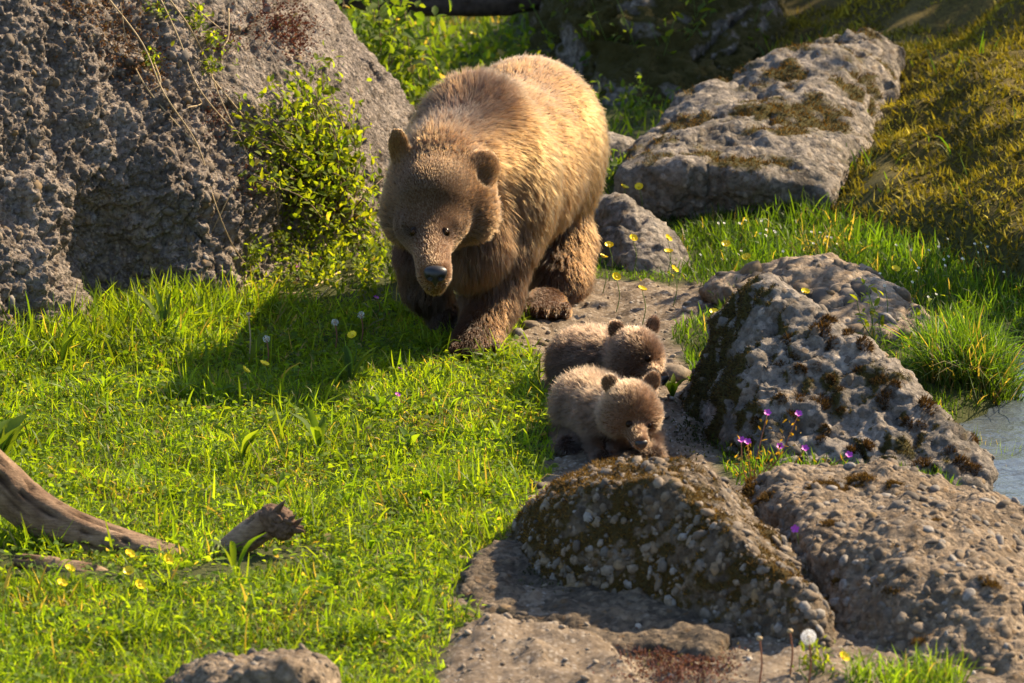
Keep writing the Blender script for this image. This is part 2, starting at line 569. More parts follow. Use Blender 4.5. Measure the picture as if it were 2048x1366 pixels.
# ------------------------------------------------------------------ stream
wx = np.arange(0.9, 4.0, 0.028); wy = np.arange(-4.6, 0.6, 0.028)
X, Y = np.meshgrid(wx, wy, indexing='xy')
q = np.stack([X.ravel() * 2.2, Y.ravel() * 5.0, np.zeros(X.size)], 1)
wz = -0.055 + 0.020 * fbm(q * 1.3 + 0.6 * perlin(q)[:, None], 3) + 0.004 * perlin(q * 5)
WV = np.stack([X.ravel(), Y.ravel(), wz], 1)
i = (np.arange(len(wy) - 1)[:, None] * len(wx) + np.arange(len(wx) - 1)[None]).ravel()
me = mesh_np('stream_water', WV, np.stack([i, i + 1, i + len(wx) + 1, i + len(wx)], 1))
nt = NT('water')
n = nt.noise(35, 3, 0.5, nt.pos())
b = principled(nt, (0.075, 0.092, 0.108), 0.1, n, 0.45, 0.02, 0.8)
b.inputs['IOR'].default_value = 1.33
link('stream', me, nt.done(b.outputs[0]), kind='structure')

# ================================================================== rocks
def hull_planes(pts):
    bm = bmesh.new()
    for q in pts: bm.verts.new(q)
    bmesh.ops.convex_hull(bm, input=bm.verts[:])
    bm.normal_update()
    c = np.mean(np.asarray(pts), 0)
    N, D = [], []
    for f in bm.faces:
        n = np.array(f.normal); o = np.array(f.verts[0].co)
        if n @ (o - c) < 0: n = -n
        if any(abs(n @ m - 1) < 1e-3 for m in N): continue
        N.append(n); D.append(n @ o)
    bm.free()
    return np.array(N), np.array(D)
def hull_sdf(pts, r):
    N, D = hull_planes(pts)
    def f(P):
        d = P @ N.T - D
        m = d.max(1)
        return m + r * np.log(np.exp((d - m[:, None]) / r).sum(1))
    return f
def smin(a, b, k):
    h = np.clip(0.5 + 0.5 * (b - a) / k, 0, 1)
    return b + (a - b) * h - k * h * (1 - h)
def rock_mesh(hulls, r, voxel, nsub, warp=(0.05, 2.0), disp=None, sub=None, k=0.05):
    hulls = [[np.asarray(q, float) for q in hl] for hl in hulls]
    fs = [hull_sdf(hl, r) for hl in hulls]
    def f(P):
        Pw = P
        if warp:
            a, s = warp
            Pw = P + a * np.stack([perlin(P * s + o) for o in (0.0, 31.7, 67.1)], 1)
        d = fs[0](Pw)
        for g in fs[1:]: d = smin(d, g(Pw), k)
        if sub is not None: d = sub(P, d)
        return d
    A = np.concatenate(hulls)
    V, Q = surface_nets(f, A.min(0) - 0.12, A.max(0) + 0.12, voxel)
    V = project(f, V, 1)
    Q = Q[V[Q, 2].max(1) > -0.06]
    used = np.zeros(len(V), bool); used[Q] = True; new = np.cumsum(used) - 1
    V, Q = V[used], new[Q]
    for _ in range(nsub): V, Q = subdiv(V, Q)
    if disp is not None:
        N = vnormals(V, Q)
        V = V + N * disp(V, N)[:, None]
    N = vnormals(V, Q)
    return V, Q, N
ROCKS = {}
def rock(key, label, hulls, mat, r=0.03, voxel=0.025, nsub=1, warp=(0.05, 2.0), disp=None, sub=None, moss=None, k=0.05):
    V, Q, N = rock_mesh(hulls, r, voxel, nsub, warp, disp, sub, k)
    me = mesh_np('boulder', V, Q)
    m = moss(V, N) if moss is not None else np.zeros(len(V))
    vattr(me, 'moss', m)
    base = V[V[:, 2] < V[:, 2].min() + 0.15].mean(0)
    root = thing('boulder', label, 'boulder', base)
    ob = link('rock', me, mat, root)
    ROCKS[key] = dict(V=V, Q=Q, N=N, moss=m, root=root, ob=ob, bvh=bvh_of(V, Q))
    return root
def d_rough(a1, s1, a2, s2, a3=0.0, s3=60):
    def f(V, N):
        d = a1 * fbm(V * s1, 4, 0.5, ridged=True) * 0.5 + a2 * fbm(V * s2 + 5, 3)
        if a3:
            f1, f2, _ = worley(V * s3); d = d + a3 * (0.55 - f1)
        d = d - 0.7 * a1 * sstep(0.045, 0.0, np.abs(perlin(V * np.array([2.2, 2.2, 3.4]) + 0.5 * perlin(V * 6)[:, None] + 3))) + 0.25 * a2 * fbm(V * 55, 2, ridged=True)
        return d
    return f

R_GREY = mat_rock('rock_grey', (0.058, 0.05, 0.043), (0.195, 0.168, 0.14), (0.36, 0.31, 0.262), 0.55)
R_CLIFF = mat_rock('rock_cliff', (0.062, 0.05, 0.042), (0.20, 0.165, 0.138), (0.37, 0.31, 0.26), 0.4, 70, bstr=0.8)
R_TAN = mat_rock('rock_tan', (0.15, 0.112, 0.076), (0.34, 0.26, 0.185), (0.50, 0.405, 0.3), 0.35, 30)
R_CONG = mat_rock('rock_conglomerate', (0.06, 0.046, 0.033), (0.20, 0.148, 0.10), (0.37, 0.285, 0.2), 0.3, 48, mosscol=(0.08, 0.043, 0.012), stain=(0.2, 0.11, 0.035))

R_DARK_CONG = mat_rock('rock_dark_conglomerate', (0.03, 0.024, 0.018), (0.12, 0.09, 0.062), (0.25, 0.19, 0.13), 0.25, 48, mosscol=(0.062, 0.042, 0.010), stain=(0.15, 0.075, 0.02))  # wet dark matrix; shade of the front face also put into the colour
# big left boulder --------------------------------------------------
def cliff_sub(P, d):
    c = PY(290, 535, 0.36); R = np.array([0.26, 0.25, 0.27])
    q = (P - c) / R
    e = (np.linalg.norm(q, axis=1) - 1) * 0.23
    d = -smin(-d, e, 0.16)
    c = PY(60, 430, -0.22); q = (P - c) / np.array([0.10, 0.2, 0.16])
    e = (np.linalg.norm(q, axis=1) - 1) * 0.1
    return -smin(-d, e, 0.06)
def cliff_disp(V, N):
    ridge = sstep(0.8, 1.45, V[:, 1] + 0.3 * perlin(V * 2))
    f1, f2, _ = worley(V * 21 + 0.5 * perlin(V * 9)[:, None]); g1, g2, _ = worley(V * 44 + 0.5 * perlin(V * 20)[:, None])
    rough = 0.06 * fbm(V * 4, 4) + 0.020 * (0.55 - f1) + 0.016 * (0.5 - g1) + 0.014 * perlin(V * 18) + 0.014 * fbm(V * 40, 2, ridged=True) - 0.022 * sstep(0.06, 0.0, np.abs(perlin(V * np.array([1.6, 1.6, 2.6]) + 0.5 * perlin(V * 5)[:, None] + 9)))
    sm = 0.05 * fbm(V * 3 * np.array([1, .5, 1]), 4, ridged=True) * 0.5 + 0.012 * fbm(V * 16, 3, ridged=True) - 0.05 * sstep(0.04, 0.0, np.abs(perlin(V * np.array([1.2, 1.2, 4.0]) + 0.6 * perlin(V * 4)[:, None])))
    return mixv(rough, sm, ridge)
rock('cliff', 'huge rough dark grey conglomerate boulder with a hollow, beside the mother bear',
     [[PY(-260, 800, -0.55), PY(-20, 715, -0.2), PY(150, 705, 0.0), PY(470, 620, 0.62), PY(755, 520, 1.4), PY(870, 290, 2.55), PY(880, 400, 2.6),
       PY(610, -20, 2.2), PY(520, -40, 1.5), PY(300, -130, 0.95), PY(-40, -120, 0.35), PY(-300, -100, 0.3), PY(-300, -250, 2.8), PY(500, -150, 3.2), PY(700, 300, 3.4),
       PY(-260, 850, -0.5), PY(200, 760, 0.2), PY(760, 600, 1.5), PY(-300, 700, 2.5)]],
     R_CLIFF, r=0.03, voxel=0.029, nsub=2, warp=(0.07, 1.3), disp=cliff_disp, sub=cliff_sub)

# slab behind -------------------------------------------------------
def top_moss(amount, scale=6.0, side=None):
    def f(V, N):
        m = 0.5 * sstep(0.1, 0.9, N[:, 2]) + 0.55 * fbm(V * scale, 4) + amount
        if side is not None: m = m + side(V, N)
        return np.clip(m, 0, 1)
    return f
rock('slab', 'broad flat-topped grey boulder dotted with brown moss at the foot of the mossy bank',
     [[PY(1238, 352, 1.95), PY(1330, 335, 1.8), PY(1500, 350, 1.8), PY(1665, 368, 1.85), PY(1668, 450, 1.9), PY(1560, 425, 1.9), PY(1310, 450, 1.9), PY(1245, 400, 2.0),
       PY(1300, 275, 2.5), PY(1420, 175, 3.0), PY(1545, 145, 3.1), PY(1650, 85, 3.35), PY(1745, 68, 3.4), PY(1800, 105, 3.4), PY(1752, 258, 2.6),
       PY(1300, 420, 2.6), PY(1750, 330, 3.4), PY(1500, 330, 3.3)]],
     R_GREY, r=0.008, voxel=0.026, nsub=1, warp=(0.045, 3.0), disp=d_rough(0.045, 5, 0.014, 14, 0.006, 30), moss=top_moss(-0.08, 6))
rock('behind', 'grey brown boulder sloping down right behind the mother bear',
     [[PY(1175, 375, 1.5), PY(1225, 370, 1.4), PY(1290, 425, 1.2), PY(1365, 490, 1.05), PY(1392, 550, 1.0), PY(1380, 590, 0.95), PY(1250, 590, 0.92), PY(1190, 590, 1.22), PY(1150, 450, 1.6), PY(1350, 520, 1.7), PY(1200, 480, 1.9)]],
     R_GREY, r=0.02, voxel=0.022, nsub=1, warp=(0.03, 3), disp=d_rough(0.03, 6, 0.012, 18, 0.008, 36), moss=top_moss(-0.45, 7))
rock('small', 'small grey boulder with orange lichen left of the flat-topped slab',
     [[PY(1170, 262, 2.75), PY(1230, 252, 2.8), PY(1285, 275, 2.75), PY(1305, 310, 2.7), PY(1290, 350, 2.65), PY(1170, 360, 2.65), PY(1180, 290, 3.1), PY(1290, 300, 3.1), PY(1230, 340, 3.15)]],
     R_GREY, r=0.02, voxel=0.022, nsub=1, warp=(0.03, 3), disp=d_rough(0.025, 6, 0.01, 18), moss=top_moss(-0.25, 8))
rock('low', 'low wide tan boulder with embedded cobbles behind the pyramid-shaped boulder',
     [[PY(1370, 590, 0.5), PY(1425, 535, 0.55), PY(1505, 514, 0.6), PY(1560, 530, 0.6), PY(1560, 640, 0.2), PY(1400, 640, 0.25), PY(1450, 560, 1.0), PY(1560, 570, 1.0)],
      [PY(1530, 532, 0.5), PY(1640, 508, 0.5), PY(1735, 514, 0.5), PY(1810, 562, 0.4), PY(1885, 632, 0.15), PY(1950, 705, -0.1), PY(1800, 740, -0.3), PY(1600, 720, -0.25), PY(1560, 600, 0.2), PY(1560, 570, 0.95), PY(1750, 580, 0.9), PY(1870, 660, 0.4)]],
     R_TAN, r=0.025, voxel=0.024, nsub=1, warp=(0.035, 3), disp=d_rough(0.028, 6, 0.01, 20, 0.010, 26), moss=top_moss(-0.62, 7), k=0.06)
# pyramid -----------------------------------------------------------
def pyr_moss(V, N):
    left = sstep(-0.25, -0.75, N[:, 0])
    f = fbm(V * 8 + 4, 4)
    return np.clip(0.12 + 0.55 * left + 0.6 * f + 0.12 * N[:, 2], 0, 1) * 0.95
rock('pyramid', 'tall pyramid-shaped grey boulder with dark moss cushions beside the cubs',
     [[PY(1490, 592, -1.0), PY(1542, 540, -1.05), PY(1605, 588, -1.05), PY(1425, 655, -0.85), PY(1358, 808, -0.72), PY(1405, 890, -1.25), PY(1425, 930, -1.45), PY(1600, 985, -1.75), PY(1975, 1000, -1.85),
       PY(1985, 925, -1.7), PY(1895, 820, -1.55), PY(1805, 748, -1.35), PY(1700, 648, -1.15), PY(1560, 640, -0.6), PY(1450, 760, -0.4), PY(1900, 900, -1.1), PY(1700, 780, -0.7), PY(1500, 700, -1.28)]],
     R_GREY, r=0.012, voxel=0.018, nsub=1, warp=(0.04, 3), disp=d_rough(0.03, 6, 0.014, 17, 0.012, 24), moss=pyr_moss)
# front conglomerates ------------------------------------------------
def cong_disp(V, N):
    f1, f2, _ = worley(V * 26 + 0.3 * perlin(V * 9)[:, None]); g1, _, _ = worley(V * 50)
    return 0.03 * fbm(V * 5, 3) + 0.017 * (0.6 - f1) + 0.007 * (0.5 - g1) + 0.004 * perlin(V * 60)
def g_moss(V, N):
    left = sstep(0.1, -0.7, N[:, 0])
    return np.clip(0.0 + 0.5 * sstep(0.0, 0.8, N[:, 2]) + 0.4 * left + 0.6 * fbm(V * 7 + 2, 4), 0, 1)
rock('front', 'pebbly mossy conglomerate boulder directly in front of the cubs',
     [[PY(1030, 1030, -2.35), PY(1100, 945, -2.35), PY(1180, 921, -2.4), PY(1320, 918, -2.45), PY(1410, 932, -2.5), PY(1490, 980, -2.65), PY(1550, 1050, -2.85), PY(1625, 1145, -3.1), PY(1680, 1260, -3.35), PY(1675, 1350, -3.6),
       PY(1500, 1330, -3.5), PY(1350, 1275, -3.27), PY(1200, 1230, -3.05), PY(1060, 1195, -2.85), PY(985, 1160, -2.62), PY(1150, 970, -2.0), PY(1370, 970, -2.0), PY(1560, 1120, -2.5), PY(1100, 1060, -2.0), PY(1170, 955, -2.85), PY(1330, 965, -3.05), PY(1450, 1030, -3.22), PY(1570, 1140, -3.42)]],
     R_DARK_CONG, r=0.013, voxel=0.017, nsub=1, warp=(0.035, 3), disp=cong_disp, moss=g_moss)
rock('frontr', 'wide sunlit conglomerate boulder of packed tan pebbles at the stream side',
     [[PY(1465, 985, -2.4), PY(1535, 915, -2.35), PY(1650, 903, -2.35), PY(1780, 908, -2.4), PY(1880, 945, -2.45), PY(1980, 985, -2.5), PY(2090, 1040, -2.6), PY(2280, 1140, -2.8), PY(2300, 1450, -3.8),
       PY(2050, 1450, -3.95), PY(1800, 1400, -3.8), PY(1660, 1320, -3.45), PY(1560, 1120, -2.75), PY(1500, 1030, -2.5), PY(1620, 1030, -2.95), PY(1800, 1070, -3.2), PY(2000, 1150, -3.4), PY(1540, 1000, -2.0), PY(1800, 1000, -2.0), PY(2150, 1130, -2.3)]],
     R_CONG, r=0.014, voxel=0.019, nsub=1, warp=(0.04, 2.6), disp=cong_disp, moss=top_moss(-0.28, 6, lambda V, N: 0.35 * sstep(0.85, 0.55, V[:, 0]) - 0.2 * sstep(1.0, 1.3, V[:, 0])))
rock('corner', 'blunt grey boulder with white lichen in the near grass below the driftwood',
     [[PY(270, 1400, -3.95), PY(350, 1330, -3.95), PY(440, 1290, -3.95), PY(540, 1262, -4.0), PY(610, 1262, -4.0), PY(670, 1300, -4.0), PY(700, 1370, -4.05), PY(690, 1480, -4.2), PY(280, 1480, -4.2), PY(400, 1380, -3.6), PY(620, 1370, -3.6), PY(500, 1320, -4.35), PY(620, 1330, -4.35)]],
     R_CONG, r=0.025, voxel=0.02, nsub=1, warp=(0.03, 3), disp=cong_disp, moss=top_moss(-0.5, 7))
# dark rocks at the back ----------------------------------------------
rock('back', 'dark shaded mossy rock wall behind the mother bear',
     [[PY(1070, 90, 4.9), PY(1110, 30, 5.0), PY(1130, -100, 5.0), PY(1250, -220, 4.9), PY(1500, -220, 5.0), PY(1560, 200, 4.2), PY(1400, 270, 3.95), PY(1250, 265, 3.9), PY(1100, 250, 4.1), PY(1080, 220, 4.4), PY(1120, 0, 6.5), PY(1600, -160, 6.5), PY(1200, 60, 4.3), PY(1400, 40, 4.3)]],
     R_GREY, r=0.03, voxel=0.035, nsub=1, warp=(0.1, 1.6), disp=d_rough(0.07, 3.5, 0.03, 10), moss=top_moss(0.5, 4))

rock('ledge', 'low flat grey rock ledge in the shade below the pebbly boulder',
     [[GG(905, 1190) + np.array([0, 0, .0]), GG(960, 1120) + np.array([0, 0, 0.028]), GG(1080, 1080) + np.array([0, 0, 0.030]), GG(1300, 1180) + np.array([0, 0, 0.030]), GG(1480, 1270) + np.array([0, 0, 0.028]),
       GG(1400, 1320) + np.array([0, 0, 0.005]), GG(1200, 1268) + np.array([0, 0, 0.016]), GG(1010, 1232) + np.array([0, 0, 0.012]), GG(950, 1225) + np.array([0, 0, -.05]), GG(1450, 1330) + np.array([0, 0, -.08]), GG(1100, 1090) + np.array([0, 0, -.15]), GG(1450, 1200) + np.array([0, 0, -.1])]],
     R_DARK_CONG, r=0.006, voxel=0.02, nsub=1, warp=(0.04, 2.5), disp=lambda V, N: 0.022 * fbm(V * np.array([4, 4, 12.0]), 4, ridged=True) * 0.6 + 0.012 * fbm(V * 16, 3) + 0.012 * (0.5 - worley(V * 28)[0]), moss=top_moss(-0.55, 6))
# ------------------------------------------------------------------ embedded pebbles
PEB_M = []
nt = NT('pebble')
oi = nt.n('ShaderNodeObjectInfo'); ge = nt.n('ShaderNodeNewGeometry')
rr = nt.math('FRACT', nt.math('ADD', oi.outputs['Random'], ge.outputs['Random Per Island']))
c = nt.ramp(rr, [(0.0, (0.07, 0.058, 0.047)), (0.25, (0.18, 0.128, 0.08)), (0.45, (0.24, 0.185, 0.13)), (0.62, (0.11, 0.10, 0.092)), (0.78, (0.22, 0.14, 0.06)), (0.94, (0.25, 0.225, 0.2))])
n = nt.noise(70, 4, 0.65, nt.pos())
c = nt.mix(nt.ramp(n, [(0.35, (0.65,) * 3), (0.6, (0, 0, 0))]), c, (0.06, 0.05, 0.04))
PEB_MAT = nt.done(principled(nt, c, 0.8, n, 0.5, 0.004, 0.3).outputs[0])
def pebble_np(seed):
    r = np.random.default_rng(seed)
    bm = bmesh.new(); bmesh.ops.create_uvsphere(bm, u_segments=7, v_segments=5, radius=1.0)
    V = np.array([v.co[:] for v in bm.verts]); F = [[v.index for v in f.verts] for f in bm.faces]; bm.free()
    V *= 1 + 0.22 * perlin(V * 1.3 + seed * 9.1)[:, None]
    V *= np.array([1.25, 0.9, 0.62]) * r.uniform(0.85, 1.15, 3)
    return V, [np.array([f for f in F if len(f) == 4]), np.array([f for f in F if len(f) == 3])]
PEBS = [pebble_np(s) for s in range(8)]
PEB_ME = [mesh_np('pebble', *pb) for pb in PEBS]
for m_ in PEB_ME: m_.materials.append(PEB_MAT)
def frame_of(n, spin):
    n = unit(n); a = unit(np.cross(n, [0.3, 0.5, 0.81])); b = np.cross(n, a)
    c, s = math.cos(spin), math.sin(spin)
    return np.stack([a * c + b * s, -a * s + b * c, n], 1)
def pebbles_on(key, n_part, n_stuff, smin_, smax_, weight, sink=0.25, name='pebble'):
    R = ROCKS[key]
    P, T, w = sample_surface(R['V'], R['Q'], n_part + n_stuff, weight(R['V'], R['N']))
    Nn = unit((R['N'][T] * w[:, :, None]).sum(1))
    size = smin_ + (smax_ - smin_) * RNG.random(len(P)) ** 2.2
    order = np.argsort(-size)
    stuff = []
    for q, k in enumerate(order):
        M = frame_of(Nn[k] + 0.35 * RNG.normal(size=3), RNG.uniform(0, 6.3))
        s = size[k] * np.array([1, 1, RNG.uniform(0.7, 1.1)])
        c = P[k] - Nn[k] * size[k] * sink
        j = int(RNG.integers(8))
        if q < n_part:
            o = link('pebble', PEB_ME[j], None, R['ob'])
            o.matrix_basis = Matrix.LocRotScale(Vector(c), Matrix(M.tolist()).to_quaternion(), Vector(s))
        else:
            stuff.append(((PEBS[j][0] * s) @ M.T + c, PEBS[j][1]))
    if stuff:
        V, F = join(stuff)
        link('small_pebbles', mesh_np('small_pebbles', V, F), PEB_MAT, R['ob'], kind='stuff')
pebbles_on('front', 295, 900, 0.0055, 0.021, lambda V, N: (V[:, 2] > 0) * (0.25 + sstep(0.4, -0.2, N[:, 0] * 0)) * sstep(0.6, -0.1, N[:, 1]), 0.22)
pebbles_on('frontr', 295, 1100, 0.0055, 0.022, lambda V, N: (V[:, 2] > 0) * (sstep(-0.1, 0.6, N[:, 2]) * 1.0 + 0.12) * sstep(0.8, 0.2, N[:, 1]), 0.25)
pebbles_on('pyramid', 70, 80, 0.008, 0.024, lambda V, N: (V[:, 2] > 0) * sstep(0.55, 1.0, V[:, 0]) * sstep(0.2, 0.6, N[:, 2] + 0.3 * N[:, 0]), 0.45)
pebbles_on('low', 60, 60, 0.012, 0.05, lambda V, N: (V[:, 2] > 0) * sstep(0.5, -0.2, N[:, 1]), 0.4)
pebbles_on('cliff', 200, 900, 0.007, 0.024, lambda V, N: (V[:, 2] > 0) * sstep(0.2, -0.4, N[:, 1]) * (V[:, 1] < 1.6) * (V[:, 0] > -2.0), 0.35)
pebbles_on('corner', 60, 120, 0.007, 0.018, lambda V, N: (V[:, 2] > 0) * sstep(0, 0.6, N[:, 2]))

# loose gravel lying on the path
GR = []
cand = np.stack([RNG.uniform(-0.5, 1.3, 9000), RNG.uniform(-4.3, 1.0, 9000)], 1)
cand = cand[signed_poly(cand, PATH_POLY) < -0.01][:2600]
gzv = ground_z(cand[:, 0], cand[:, 1])
gs = 0.002 + 0.009 * RNG.random(len(cand)) ** 3
for k in range(len(cand)):
    M = frame_of(np.array([0, 0, 1.0]) + 0.3 * RNG.normal(size=3), RNG.uniform(0, 6.3))
    pb = PEBS[int(RNG.integers(8))]
    GR.append(((pb[0] * gs[k]) @ M.T + np.array([cand[k, 0], cand[k, 1], gzv[k] + gs[k] * 0.15]), pb[1]))
V, F = join(GR)
nt = NT('gravel')
rr = nt.n('ShaderNodeNewGeometry').outputs['Random Per Island']
c = nt.ramp(rr, [(0.0, (0.14, 0.11, 0.08)), (0.5, (0.23, 0.18, 0.13)), (0.85, (0.30, 0.25, 0.19)), (1.0, (0.42, 0.39, 0.35))])
GRAVEL = nt.done(principled(nt, c, 0.85, nt.noise(90, 4, 0.65, nt.pos()), 0.5, 0.003, 0.25).outputs[0])
link('gravel', mesh_np('gravel', V, F), GRAVEL, None, 'loose gravel scattered over the bare path', 'gravel', kind='stuff')
# single stones big enough to tell apart beside the path
stone_spots = [(1075, 975, .022), (1062, 1000, .018), (1050, 985, .014), (1010, 1225, .025), (985, 1218, .02), (1045, 1232, .016), (1350, 755, .05), (1445, 965, .02), (1420, 950, .016), (1060, 655, .03), (1035, 668, .024), (1085, 690, .018), (960, 1205, .018), (930, 1125, .022)]
for u, v, s in stone_spots:
    c = GG(u, v)
    o = link('stone', PEB_ME[int(RNG.integers(8))], None, None, 'small loose grey stone lying on the bare path', 'stone', 'loose stones on the path')
    o.matrix_basis = Matrix.LocRotScale(Vector(c + np.array([0, 0, s * .2])), Matrix(frame_of(np.array([0, 0.1, 1.0]), RNG.uniform(0, 6)).tolist()).to_quaternion(), Vector((s, s, s)))

# ================================================================== animals
def rot_to(d, up=(0, 0, 1)):
    """columns: side, forward d, up"""
    d = unit(np.asarray(d, float)); s = unit(np.cross(d, up)); u = np.cross(s, d)
    return np.stack([s, d, u], 1)
def ell(c, r, R=None, k=0.06, **kw):
    return dict(t='e', c=np.asarray(c, float), r=np.asarray(r, float), R=np.eye(3) if R is None else R, k=k, **kw)
def cone(a, b, ra, rb, k=0.05, **kw):
    return dict(t='c', a=np.asarray(a, float), b=np.asarray(b, float), ra=ra, rb=rb, k=k, **kw)
def prim_d(q, P):
    if q['t'] == 'e':
        x = (P - q['c']) @ q['R']
        k0 = np.linalg.norm(x / q['r'], axis=1); k1 = np.linalg.norm(x / q['r'] ** 2, axis=1)
        return np.where(k0 < 1e-6, -q['r'].min(), k0 * (k0 - 1) / (k1 + 1e-9))
    ab = q['b'] - q['a']
    t = np.clip(((P - q['a']) @ ab) / (ab @ ab), 0, 1)
    return np.linalg.norm(P - q['a'] - t[:, None] * ab, axis=1) - (q['ra'] + (q['rb'] - q['ra']) * t)
def body_sdf(prims):
    def f(P):
        d = None
        for q in prims:
            e = prim_d(q, P)
            if q.get('sub'): d = -smin(-d, e, q['k'])
            else: d = e if d is None else smin(d, e, q['k'])
        return d
    return f
# skin and fur
def mat_fur(name, rough=0.42, spec=1.0):
    nt = NT(name)
    a = nt.attr('tip').outputs['Color']; b = nt.attr('rootc').outputs['Color']
    hi = nt.n('ShaderNodeHairInfo')
    f = nt.ramp(hi.outputs['Intercept'], [(0.2, (0, 0, 0)), (0.85, (1, 1, 1))])
    c = nt.mix(f, b, a)
    h = nt.n('ShaderNodeBsdfHairPrincipled')
    h.model = 'CHIANG'
    h.parametrization = 'COLOR'
    nt.l(c, h.inputs['Color'])
    h.inputs['Roughness'].default_value = rough
    h.inputs['Radial Roughness'].default_value = 0.55
    h.inputs['Coat'].default_value = 0.0
    return nt.done(h.outputs[0])
FUR = mat_fur('fur')
nt = NT('skin')
SKIN = nt.done(principled(nt, nt.attr('col').outputs['Color'], 0.9, nt.noise(400, 3, 0.7, nt.pos()), 0.4, 0.003, 0.15).outputs[0])
def prim_blend(prims, P, paint=()):
    pos = [q for q in prims if not q.get('sub') and 'tip' in q]
    D = np.stack([prim_d(q, P) for q in pos], 1)
    W = np.exp(-(D - D.min(1)[:, None]) / 0.022)
    W /= W.sum(1)[:, None]
    tip = W @ np.array([q['tip'] for q in pos]); root = W @ np.array([q['root'] for q in pos])
    for c, r, tc, rc, st in paint:
        w = st * np.exp(-np.sum(((P - c) / np.asarray(r)) ** 2, 1))[:, None]
        tip = tip + (np.array(tc) - tip) * w; root = root + (np.array(rc) - root) * w
    return pos, W, tip, root
def skin_mesh(V, Q, prims, paint=()):
    me = mesh_np('body', V, Q)
    _, _, tip, root = prim_blend(prims, V, paint)
    vattr(me, 'col', tip * 0.5 + root * 0.5)
    return me
NOSE = mat_plain('nose_leather', (0.012, 0.011, 0.012), 0.38, 0.4, 500, 0.5)
CLAW = mat_plain('claw_horn', (0.05, 0.035, 0.022), 0.45, 0.3, 200, 0.5)
nt = NT('bear_eye')
lw = nt.n('ShaderNodeTexCoord')
b = principled(nt, (0.014, 0.006, 0.002), 0.2, spec=0.12)
EYE = nt.done(b.outputs[0])
nt = NT('amber_iris')
IRIS = nt.done(principled(nt, (0.10, 0.042, 0.010), 0.3, spec=0.2).outputs[0])

def fur_curves(name, parent, V, Q, prims, count, npt=5, rad=0.0006, bare=(), clump=0.35, seed=3, frizz=0.12, lenmul=1.0, tuft=0.013, droop=0.25, dens=None, paint=()):
    N = vnormals(V, Q)
    P, T, w = sample_surface(V, Q, count, dens(V) if dens is not None else None)
    n = unit((N[T] * w[:, :, None]).sum(1))
    pos, W, tip, root = prim_blend(prims, P, paint)
    L = W @ np.array([q['fl'] for q in pos])
    lift = W @ np.array([q.get('lift', 0.35) for q in pos])
    comb = np.zeros((count, 3))
    for j, q in enumerate(pos):
        cb = q['comb']
        if callable(cb): cb = cb(P)
        comb += W[:, j:j + 1] * unit(np.asarray(cb, float) + np.zeros((count, 3)))
    comb = comb - n * (comb * n).sum(1)[:, None]
    comb = unit(comb)
    # clumps: neighbouring hairs lean the same way and share a length
    Ps = P * 60 - comb * ((P * comb).sum(1) * 42)[:, None]
    tf = np.where(L > 0.0165, tuft, tuft * 0.45)[:, None]
    f1, _, cid, ctr = worley(P / tf + 0.35 * perlin(P * 50)[:, None], True)
    ctr = ctr * tf
    rnd = lambda k: np.modf(cid * k)[0] - 0.5
    cl = np.stack([rnd(191.7), rnd(517.3), rnd(911.9)], 1) * 2.2 * clump
    cl2 = np.stack([perlin(P * 13 + o) for o in (13.0, 21.0, 57.0)], 1) * clump * 0.8
    fz = RNG.normal(size=(count, 3)) * frizz
    d = unit(comb * (1 - lift)[:, None] + n * lift[:, None] + (cl + cl2) * 0.5 + fz)
    d = unit(d + n * np.clip(0.12 - (d * n).sum(1), 0, None)[:, None])
    shade = 1 + 0.45 * fbm(Ps * 1.3 + 9, 2) + 0.3 * perlin(P * 6) + 1.15 * rnd(313.1) + 0.2 * RNG.normal(size=count)
    L = L * lenmul * (0.55 + 0.6 * RNG.random(count)) * (1 + 0.6 * rnd(77.7))
    for c, r in bare:
        dd = np.linalg.norm(P - c, axis=1)
        L = L * sstep(r * 0.8, r * 1.7, dd) 
    conv = ctr - P; conv = (conv - n * (conv * n).sum(1)[:, None]) * 0.6
    keep = L > 0.0015
    P, n, d, L, tip, root, shade, comb, conv = (x[keep] for x in (P, n, d, L, tip, root, shade, comb, conv))
    m = len(P)
    pts = np.empty((m, npt, 3), np.float32); rd = np.empty((m, npt), np.float32)
    bend = unit(comb + np.array([0, 0, -0.6]))
    for k in range(npt):
        t = k / (npt - 1)
        pts[:, k] = P - n * np.minimum(0.002, L * 0.1)[:, None] + d * (L * t)[:, None] + bend * (L * droop * t * t)[:, None] + conv * t * np.clip(L / 0.02, 0, 1)[:, None]
        rd[:, k] = rad * (1 - 0.85 * t ** 1.5) * np.clip(L / 0.010, 0.6, 1.0)
    hc = bpy.data.hair_curves.new(name)
    hc.add_curves([npt] * m)
    hc.position_data.foreach_set('vector', pts.ravel())
    ra = hc.attributes.get('radius') or hc.attributes.new('radius', 'FLOAT', 'POINT')
    ra.data.foreach_set('value', rd.ravel())
    tip = np.clip(tip * np.clip(shade, 0.3, 1.9)[:, None], 0.002, 0.9); root = np.clip(root * np.clip(shade, 0.4, 1.7)[:, None], 0.002, 0.9)
    for nm, val in (('tip', tip), ('rootc', root)):
        a = hc.attributes.new(nm, 'FLOAT_COLOR', 'CURVE')
        a.data.foreach_set('color', np.concatenate([val, np.ones((m, 1))], 1).astype(np.float32).ravel())
    hc.materials.append(FUR)
    return link(name, hc, None, parent)
